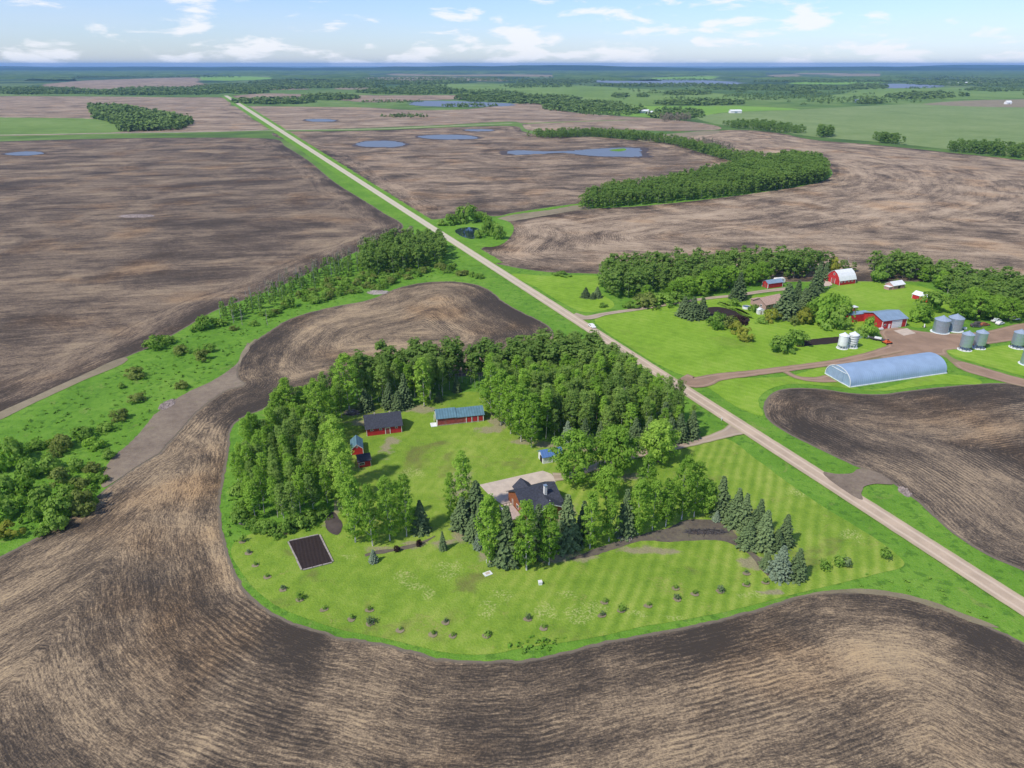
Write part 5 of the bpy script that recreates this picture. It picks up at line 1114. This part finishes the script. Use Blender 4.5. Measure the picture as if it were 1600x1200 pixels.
# camper behind it
p = P(1211, 444); o = empty('camper_trailer', (p[0], p[1], 0), R(15), 'white camper parked close behind the grey-roofed red shed', 'camper')
prism('body', [(0, .5), (0, 2.2), (.6, 3.0), (5.6, 3.0), (6.2, 2.0), (6.2, .5)], 0, 2.3, 'y', 'white_paint', o); box('window_band', .8, 5.0, -.03, -.003, 1.7, 2.3, 'glass', o)
for x in (2.4, 3.4): box('wheel', x, x + .7, -.05, .25, 0, .7, 'rubber', o)
# machine shop
g = site('machine_shop', 'big red machine shop with pale blue metal roof and white doors', 'machine shop', (1377.2, 514.6), 16.4); L, D = 13.4, 12.4
gabled(g, L, D, 4.0, 1.9, 'x', 'red', 'sky_roof', over=.5); corners(g, L, D, 3.9, ('fl', 'fr'), .25)
big = on_face(g, 'overhead_door', 'front', 5.2, 10.8, 0, 3.5, 'white_paint', L, D, .08)
for k in range(4): box('door_rib', 5.4, 10.6, -.12, -.083, .55 + k * .8, .62 + k * .8, 'galv', big)
on_face(g, 'door', 'front', 3.4, 4.5, 0, 2.1, 'white_paint', L, D, .08); window(g, 'front', 1.4, 1.3, 1.2, 1.0, L, D)
prism('lean_to', [(D - .8, 0), (D - .8, 3.2), (D + 4.5, 2.7), (D + 4.5, 0)], -7.0, 5, 'x', 'red', g); prism('lean_to_roof', [(D - .5, 3.45), (D + 4.9, 2.95), (D + 4.9, 3.1), (D - .5, 3.6)], -7.4, 5.2, 'x', 'sky_roof', g)
# farmhouse
g = site('house', 'bungalow with tan roof and pinkish brick gable, half hidden by a spruce', 'house', (1196, 484.8), 30); L, D = 13, 8.5
gabled(g, L, D, 2.8, 2.3, 'x', 'tan_wall', 'tan_roof', over=.6); window(g, 'front', 2.2, 1, 1.6, 1.2, L, D); window(g, 'left', 3, 1, 1.2, 1.1, L, D); on_face(g, 'door', 'front', 5.2, 6.2, 0, 2.1, 'white_paint', L, D, .06)
prism('bay', [(D - .6, 0), (D - .6, 2.7), (D + 2.2, 2.4), (D + 2.2, 0)], 1, 6, 'x', 'tan_wall', g); prism('bay_roof', [(D - .6, 3.05), (D + 2.7, 2.5), (D + 2.7, 2.62), (D - .6, 3.2)], .6, 6.4, 'x', 'tan_roof', g)
g = site('shed', 'tiny white garden shed in front of the tan-roofed house', 'shed', (1184.5, 492), 5); gabled(g, 2.9, 2.4, 2.1, .7, 'y', 'white_paint', 'white_metal', over=.15); on_face(g, 'door', 'front', 1.0, 1.9, .1, 1.8, 'timber_pale', 2.9, 2.4, .04)
# pool
p = P(1166, 482); o = empty('pool', (p[0], p[1], 0), 0, 'round above-ground pool with white wall and dark cover by the farmhouse', 'pool')
V = []; F = []; n = 24
for r_, z_ in ((1.95, 0), (1.95, 1.15), (1.8, 1.15), (1.8, 1.0)):
    for k in range(n): a = k * 2 * math.pi / n; V.append((r_ * math.cos(a), r_ * math.sin(a), z_))
for j in range(3):
    for k in range(n): F.append((j * n + k, j * n + (k + 1) % n, (j + 1) * n + (k + 1) % n, (j + 1) * n + k))
link('pool_wall', mesh('pool_wall', V, F), M['white_paint'], o); link('cover', mesh('cover', [(1.8 * math.cos(k * 2 * math.pi / n), 1.8 * math.sin(k * 2 * math.pi / n), 1.01) for k in range(n)], [tuple(range(n))]), M['pool_blue'], o)
# clipped hedges
def hedge(a, b, w, h, label):
    pa, pb = P(*a), P(*b); d = pb - pa; L_ = np.linalg.norm(d); V, F, T = crown_shell(h, .1, .5, lambda t: 1, 120, 22, .32, .42, int(a[0]), .0)
    V = V.copy(); V[:, 0] = V[:, 0] / .95 * L_ / 2; V[:, 1] = np.clip(V[:, 1] * w * .9, -w / 2, w / 2); V[:, 2] = np.clip(V[:, 2], 0, h)
    o = link('hedge', fast_mesh('hedge', V, F, T), M['leaf_poplar_pale']); c = (pa + pb) / 2; o.location = (c[0], c[1], 0); o.rotation_euler = (0, 0, math.atan2(d[1], d[0])); tag(o, label, 'hedge')
hedge((1121, 474), (1146, 485), 2.2, 1.4, 'clipped bright hedge nearer the lane'); hedge((1147, 484), (1172, 498), 2.4, 1.4, 'clipped bright hedge nearer the white garden shed')

# quonset hut
a = P(1327.5, 605.4); b = P(1478.6, 583.3); d = b - a; L = float(np.linalg.norm(d)); ang = math.atan2(d[1], d[0]); Wd = 13.4; Hh = 5.4
g = empty('quonset_hut', (a[0], a[1], 0), ang, 'long arched blue-grey metal storage hut above the dark field', 'hut')
arc = lambda k, n, r=1.: (Wd / 2 - Wd / 2 * r * math.cos(math.pi * k / n), Hh * r * math.sin(math.pi * k / n) ** .82)
nseg = 20; nl = int(L / .9); prof = [arc(k, nseg) for k in range(nseg + 1)]; V = []; F = []
for i in range(nl * 4 + 1):
    s = .04 + .035 * math.sin(i * math.pi / 2) ; x = L * i / (nl * 4)
    for k in range(nseg + 1): u, z = arc(k, nseg, 1 - .007 + .007 * math.sin(i * math.pi / 2)); V.append((x, u, z + .3))
for i in range(nl * 4):
    for k in range(nseg): q = i * (nseg + 1) + k; F.append((q, q + 1, q + nseg + 2, q + nseg + 1))
link('arch_shell', mesh('arch_shell', V, F, True), M['hut_metal'], g)
for nm, x in (('end_wall', .02), ('end_wall', L - .14)): prism(nm, [(u, z + .28) for u, z in [arc(k, nseg, .985) for k in range(nseg + 1)]], x, x + .12, 'x', 'hut_end', g)
V = []; F = []
for i, r_ in enumerate((1.0, 1.035)):
    for x in (-.12, .06):
        for k in range(nseg + 1): u, z = arc(k, nseg, r_); V.append((x, u, z + .3))
m_ = nseg + 1
for k in range(nseg): F += [(k, k + 1, m_ + k + 1, m_ + k), (2 * m_ + k, 3 * m_ + k, 3 * m_ + k + 1, 2 * m_ + k + 1), (k, 2 * m_ + k, 2 * m_ + k + 1, k + 1), (m_ + k, m_ + k + 1, 3 * m_ + k + 1, 3 * m_ + k)]
link('end_rim', mesh('end_rim', V, F), M['white_metal'], g)
box('foundation', -.2, L + .2, -.25, .15, 0, .32, 'white_slab', g); box('foundation', -.2, L + .2, Wd - .15, Wd + .25, 0, .32, 'white_slab', g); box('foundation', -.25, .1, .15, Wd - .15, 0, .3, 'white_slab', g)
dr = on_face(g, 'slide_door', 'left', Wd / 2 - 2.6, Wd / 2 + .0, .3, 4.3, 'hut_end', L, Wd, .14); on_face(g, 'slide_door', 'left', Wd / 2 + .05, Wd / 2 + 2.6, .3, 4.3, 'hut_end', L, Wd, .14); on_face(g, 'door_track', 'left', Wd / 2 - 4, Wd / 2 + 4, 4.35, 4.5, 'white_metal', L, Wd, .2)

# grain bins
def bin_(x, y, r, h, cone, label, group, hopper=0, mat='galv', top='galv_roof', dirty=0):
    p = P(x, y); o = empty('grain_bin', (p[0], p[1], 0), random.uniform(0, 1), label, 'grain bin', group); n = 32; V = []; F = []; z0 = hopper or .15; zs = [z0]; R_ = [r]
    k = 0
    while zs[-1] < z0 + h - .1: k += 1; zs.append(zs[-1] + .22); R_.append(r + (.025 if k % 2 else 0) + (.05 if k % 8 == 0 else 0))
    for z, rr in zip(zs, R_):
        for j in range(n): a = j * 2 * math.pi / n; V.append((rr * math.cos(a), rr * math.sin(a), z))
    for i in range(len(zs) - 1):
        for j in range(n): F.append((i * n + j, i * n + (j + 1) % n, (i + 1) * n + (j + 1) % n, (i + 1) * n + j))
    link('bin_wall', mesh('bin_wall', V, F, True), M[mat], o); zt = zs[-1]; V = []; F = []
    for i, (rr, z) in enumerate(((r + .12, zt - .05), (r + .12, zt + .03), (.35, zt + cone), (.35, zt + cone + .2))):
        for j in range(n): a = j * 2 * math.pi / n; q = rr + (.03 if (j % 2 and i in (1,)) else 0); V.append((q * math.cos(a), q * math.sin(a), z + (.05 if j % 2 and i == 1 else 0)))
    for i in range(3):
        for j in range(n): F.append((i * n + j, i * n + (j + 1) % n, (i + 1) * n + (j + 1) % n, (i + 1) * n + j))
    F.append(tuple(range(3 * n, 4 * n))); rf = link('bin_roof', mesh('bin_roof', V, F), M[top], o)
    lv = []; lf = []
    for s in (-.22, .22): v, f = limb([(r + .1, s, z0), (r + .1, s, zt)], [.04, .04], 4); lf += [tuple(i + len(lv) for i in q) for q in f]; lv += v
    for q in range(int(h / .4)): v, f = limb([(r + .1, -.22, z0 + .2 + q * .4), (r + .1, .22, z0 + .2 + q * .4)], [.025, .025], 3); lf += [tuple(i + len(lv) for i in q_) for q_ in f]; lv += v
    ld = link('ladder', mesh('ladder', lv, lf), M['iron'], o)
    pad = [(1.25 * r * math.cos(j * 6.283 / 24), 1.25 * r * math.sin(j * 6.283 / 24)) for j in range(24)]
    link('base', mesh('base', [(u, v, 0) for u, v in pad] + [(u * .97, v * .97, .16) for u, v in pad], [(j, (j + 1) % 24, 24 + (j + 1) % 24, 24 + j) for j in range(24)] + [tuple(range(24, 48))]), M['white_slab'], o)
    if hopper:
        V = [(r * math.cos(j * 6.283 / n), r * math.sin(j * 6.283 / n), hopper) for j in range(n)] + [(.25 * math.cos(j * 6.283 / n), .25 * math.sin(j * 6.283 / n), .5) for j in range(n)]
        link('hopper', mesh('hopper', V, [(j, n + j, n + (j + 1) % n, (j + 1) % n) for j in range(n)], True), M[mat], o)
        for j in range(10):
            a = j * 6.283 / 10; v, f = limb([(r * math.cos(a), r * math.sin(a), .1), (r * math.cos(a), r * math.sin(a), hopper + .1)], [.09, .09], 4); link('leg', mesh('leg', v, f), M['white_metal' if mat == 'white_metal' else 'iron'], o)
    else:
        box('bin_door', r - .02, r + .07, .9, 1.6, .6, 2.0, 'galv_roof', o)
    return o
bin_(1468.5, 518.5, 3.2, 5.6, 1.7, 'wide galvanised grain bin, left and nearer one of the flat-bottomed pair', 'flat bottomed grain bins'); bin_(1490, 515.5, 3.2, 5.6, 1.7, 'wide galvanised grain bin, right and farther one of the flat-bottomed pair', 'flat bottomed grain bins')
bin_(1507, 546.5, 2.3, 5.2, 1.3, 'galvanised hopper bin nearest the long arched hut', 'hopper bins on steel legs', 1.7); bin_(1528.5, 543.5, 2.3, 5.2, 1.3, 'galvanised hopper bin just right of the one nearest the hut', 'hopper bins on steel legs', 1.7)
bin_(1588, 543, 2.4, 5.0, 1.3, 'galvanised hopper bin in the right cluster, farther one', 'hopper bins on steel legs', 1.7); bin_(1606, 569, 2.8, 5.4, 1.4, 'galvanised bin cut by the right picture edge', 'hopper bins on steel legs')
bin_(1315.5, 544, 1.95, 4.2, 1.1, 'white hopper bin, left of the white pair', 'white hopper bins', 1.6, 'white_metal', 'white_metal'); o = bin_(1331, 542.5, 1.95, 4.2, 1.1, 'white hopper bin with dark rungs round it, right of the pair', 'white hopper bins', 1.6, 'white_metal', 'white_metal')
for k in range(4):
    n = 24; V = [((1.99 + dz) * math.cos(j * 6.283 / n), (1.99 + dz) * math.sin(j * 6.283 / n), z) for z, dz in ((2.1 + k * 1.0, .0), (2.1 + k * 1.0, .16), (2.2 + k * 1.0, .16), (2.2 + k * 1.0, 0)) for j in range(n)]
    link('band', mesh('band', V, [(i * n + j, i * n + (j + 1) % n, (i + 1) * n + (j + 1) % n, (i + 1) * n + j) for i in range(3) for j in range(n)]), M['iron'], o)

# vehicles
def car(px, rz, label, paint='white_paint', truck=False, cat='car', name='parked_car'):
    p = P(*px); o = empty(name, (p[0], p[1], .14 if px[0] < 1000 else .06), R(rz), label, cat)
    if truck: prof = [(-2.7, .5), (-2.75, .95), (-1.0, 1.0), (-.9, 1.05), (-.7, 1.75), (.6, 1.78), (1.1, 1.15), (2.5, 1.02), (2.7, .8), (2.7, .45)]
    else: prof = [(-2.2, .35), (-2.25, .85), (-2.1, 1.0), (-1.6, 1.45), (.3, 1.5), (1.0, 1.02), (2.1, .85), (2.25, .6), (2.2, .35)]
    prism('body', prof, -.9, .9, 'x' if False else 'y', paint, o) ; 
    prism('side_glass', [(-1.4, 1.05), (-1.3, 1.36), (.25, 1.4), (.7, 1.05)] if not truck else [(-.75, 1.15), (-.6, 1.6), (.5, 1.65), (.85, 1.15)], -.915, .915, 'y', 'glass', o)
    for x in (-1.45, 1.45):
        for y in (-.92, .70):
            w_ = [(x + .36 * math.cos(k * .5236), .34 + .36 * math.sin(k * .5236)) for k in range(12)]; wh = prism('wheel', w_, y, y + .22, 'y', 'rubber', o)
            prism('rim', [(x + .2 * math.cos(k * .7854), .34 + .2 * math.sin(k * .7854)) for k in range(8)], (y - .015) if y < 0 else y + .22, y if y < 0 else y + .235, 'y', 'galv', wh)
    for y in (-.75, .45): box('headlight', 2.2 if not truck else 2.69, 2.26 if not truck else 2.74, y, y + .3, .62, .78, 'galv_roof', o); box('tail_light', -2.28 if not truck else -2.79, -2.2 if not truck else -2.74, y, y + .3, .7, .88, 'red', o)
car((925, 512), -66, 'white car on the gravel road at the farm driveway mouth')
car((1585, 500), 12, 'long white van parked at the far right by the trees', cat='van', truck=False, name='parked_van')
car((1556, 503), 24, 'pale old pickup in the row of parked machines', 'white_metal', True, 'truck', 'pickup_truck'); car((1562, 507), 26, 'second pale vehicle just in front of the pickup', 'white_paint')
car((1530, 508), -4, 'dark old car under the trees by the bins', 'iron'); car((1524, 511), -4, 'very dark flat car in front of the other dark one', 'iron'); car((1538, 509), 10, 'rusty dark car beside the flat ones', 'rust')
p = P(1372, 532); o = empty('flatbed_trailer', (p[0], p[1], 0), R(-38), 'dark flatbed trailer left of the orange implement', 'trailer'); box('deck', -3.6, 3.6, -1.1, 1.1, .7, .9, 'iron', o); box('hitch', 3.6, 5.0, -.1, .1, .6, .75, 'iron', o); box('load', -1.6, 1.2, -.6, .6, .9, 1.5, 'white_paint', o)
for x in (-1.6, -.6):
    for y in (-1.15, .9): prism('wheel', [(x + .4 * math.cos(k * .6283), .4 + .4 * math.sin(k * .6283)) for k in range(10)], y, y + .25, 'y', 'rubber', o)
p = P(1386, 537); o = empty('farm_implement', (p[0], p[1], 0), R(20), 'orange red implement standing on the dirt yard', 'implement'); box('frame', -1.6, 1.6, -1.2, 1.2, .7, .95, 'orange', o); prism('hood', [(-1.3, .95), (-.9, 1.7), (.5, 1.6), (.9, .95)], -.6, .6, 'y', 'orange', o); box('seat_box', -.2, .4, -.3, .3, 1.6, 2.0, 'iron', o)
for x, y in ((-1.2, -1.35), (1.1, -1.35), (-1.2, 1.2), (1.1, 1.2)): prism('wheel', [(x + .45 * math.cos(k * .6283), .45 + .45 * math.sin(k * .6283)) for k in range(10)], y, y + .2, 'y', 'rubber', o)
def junk(px, rz, label, name, cat, parts):
    p = P(*px); o = empty(name, (p[0], p[1], 0), R(rz), label, cat)
    for nm, *b, mt in parts: box(nm, *b, mt, o)
junk((1345, 528), 10, 'grey tarpaulin covered load between white bins and trailer', 'covered_load', 'covered load', [('pallet', -1.2, 1.2, -.8, .8, 0, .2, 'timber_pale'), ('cover', -1.1, 1.1, -.75, .75, .2, 1.0, 'galv')])
junk((1354, 528), 30, 'second grey covered load beside the first', 'covered_load', 'covered load', [('pallet', -.9, .9, -.7, .7, 0, .2, 'timber_pale'), ('cover', -.85, .85, -.65, .65, .2, .9, 'white_slab')])
junk((1507, 515), 10, 'small white tank on the grass between the bin pairs', 'tank', 'tank', [('skid', -.8, .8, -.5, .5, 0, .25, 'iron'), ('tank_body', -.7, .7, -.45, .45, .25, 1.1, 'white_paint')])
junk((1500, 508), 40, 'white implement leaning right beside the flat-bottomed bins', 'implement', 'implement', [('frame', -1.5, 1.5, -.3, .3, .3, .6, 'iron'), ('hopper_box', -1., 1., -.5, .5, .6, 1.8, 'white_paint')])
junk((1444, 511), 60, 'white pointed spout lying left of the bins', 'auger_spout', 'auger', [('tube', -2.2, 2.2, -.2, .2, .5, .9, 'white_paint'), ('axle', -.5, -.3, -.8, .8, .1, .5, 'iron')])
junk((1458, 488), 30, 'pale boat hull tucked in the trees behind the bins', 'boat', 'boat', [('hull', -2.4, 2.4, -.8, .8, 2.0, 3.0, 'white_metal'), ('stand', -1.8, 1.8, -.3, .3, 0, 2.0, 'iron')]) if False else None
junk((1376, 516), 16, 'white propane tank at the corner of the machine shop', 'tank', 'tank', [('legs', -.6, .6, -.3, .3, 0, .3, 'iron'), ('tank_body', -1.1, 1.1, -.4, .4, .3, 1.1, 'white_paint')])
junk((1333, 486), 20, 'white topped little hut behind the machine shop', 'well_hut', 'hut', [('hut_wall', -1.2, 1.2, -1.2, 1.2, 0, 2.2, 'red_dull'), ('hut_roof', -1.5, 1.5, -1.5, 1.5, 2.2, 2.4, 'white_metal')])
junk((1294, 451), 0, 'tiny white salt post on the lawn before the red barn', 'lawn_post', 'post', [('post', -.1, .1, -.1, .1, 0, 1.3, 'white_paint'), ('cap', -.18, .18, -.18, .18, 1.3, 1.42, 'white_paint')])
# far white buildings
for x, y, w, d_, h, ro, lb in ((999, 177, 26, 14, 5, 12, 'white metal shed among the far bushes north of the fields'), (1142, 177, 28, 14, 5, 8, 'white metal shed standing alone on the far bright pasture'), (1014, 179, 14, 10, 5, 12, 'white lean-to joined beside the far white metal shed')):
    g = site('metal_shed', lb, 'shed', (x, y), ro); gabled(g, w, d_, h, 3, 'x', 'white_paint', 'white_metal', over=.6); on_face(g, 'door', 'front', w * .35, w * .6, 0, 4, 'galv', w, d_, .1)
for x, y, lb in ((1482, 131.5, 'leftmost white house of the distant farmstead row'), (1494, 131.5, 'second white house of the distant farmstead row'), (1509, 131, 'third and largest white house of the distant row'), (1516, 131.2, 'fourth white house of the distant farmstead row'), (1530, 131, 'rightmost white house of the distant farmstead row'), (1573, 163, 'small white building in the far sandy parcel')):
    g = site('far_house', lb, 'house', (x, y), 10, 'white houses of the distant farmstead'); gabled(g, 17, 12, 5, 5, 'x', 'white_paint', 'white_metal', over=.5); on_face(g, 'door', 'front', 7, 9, 0, 3, 'dark', 17, 12, .1)
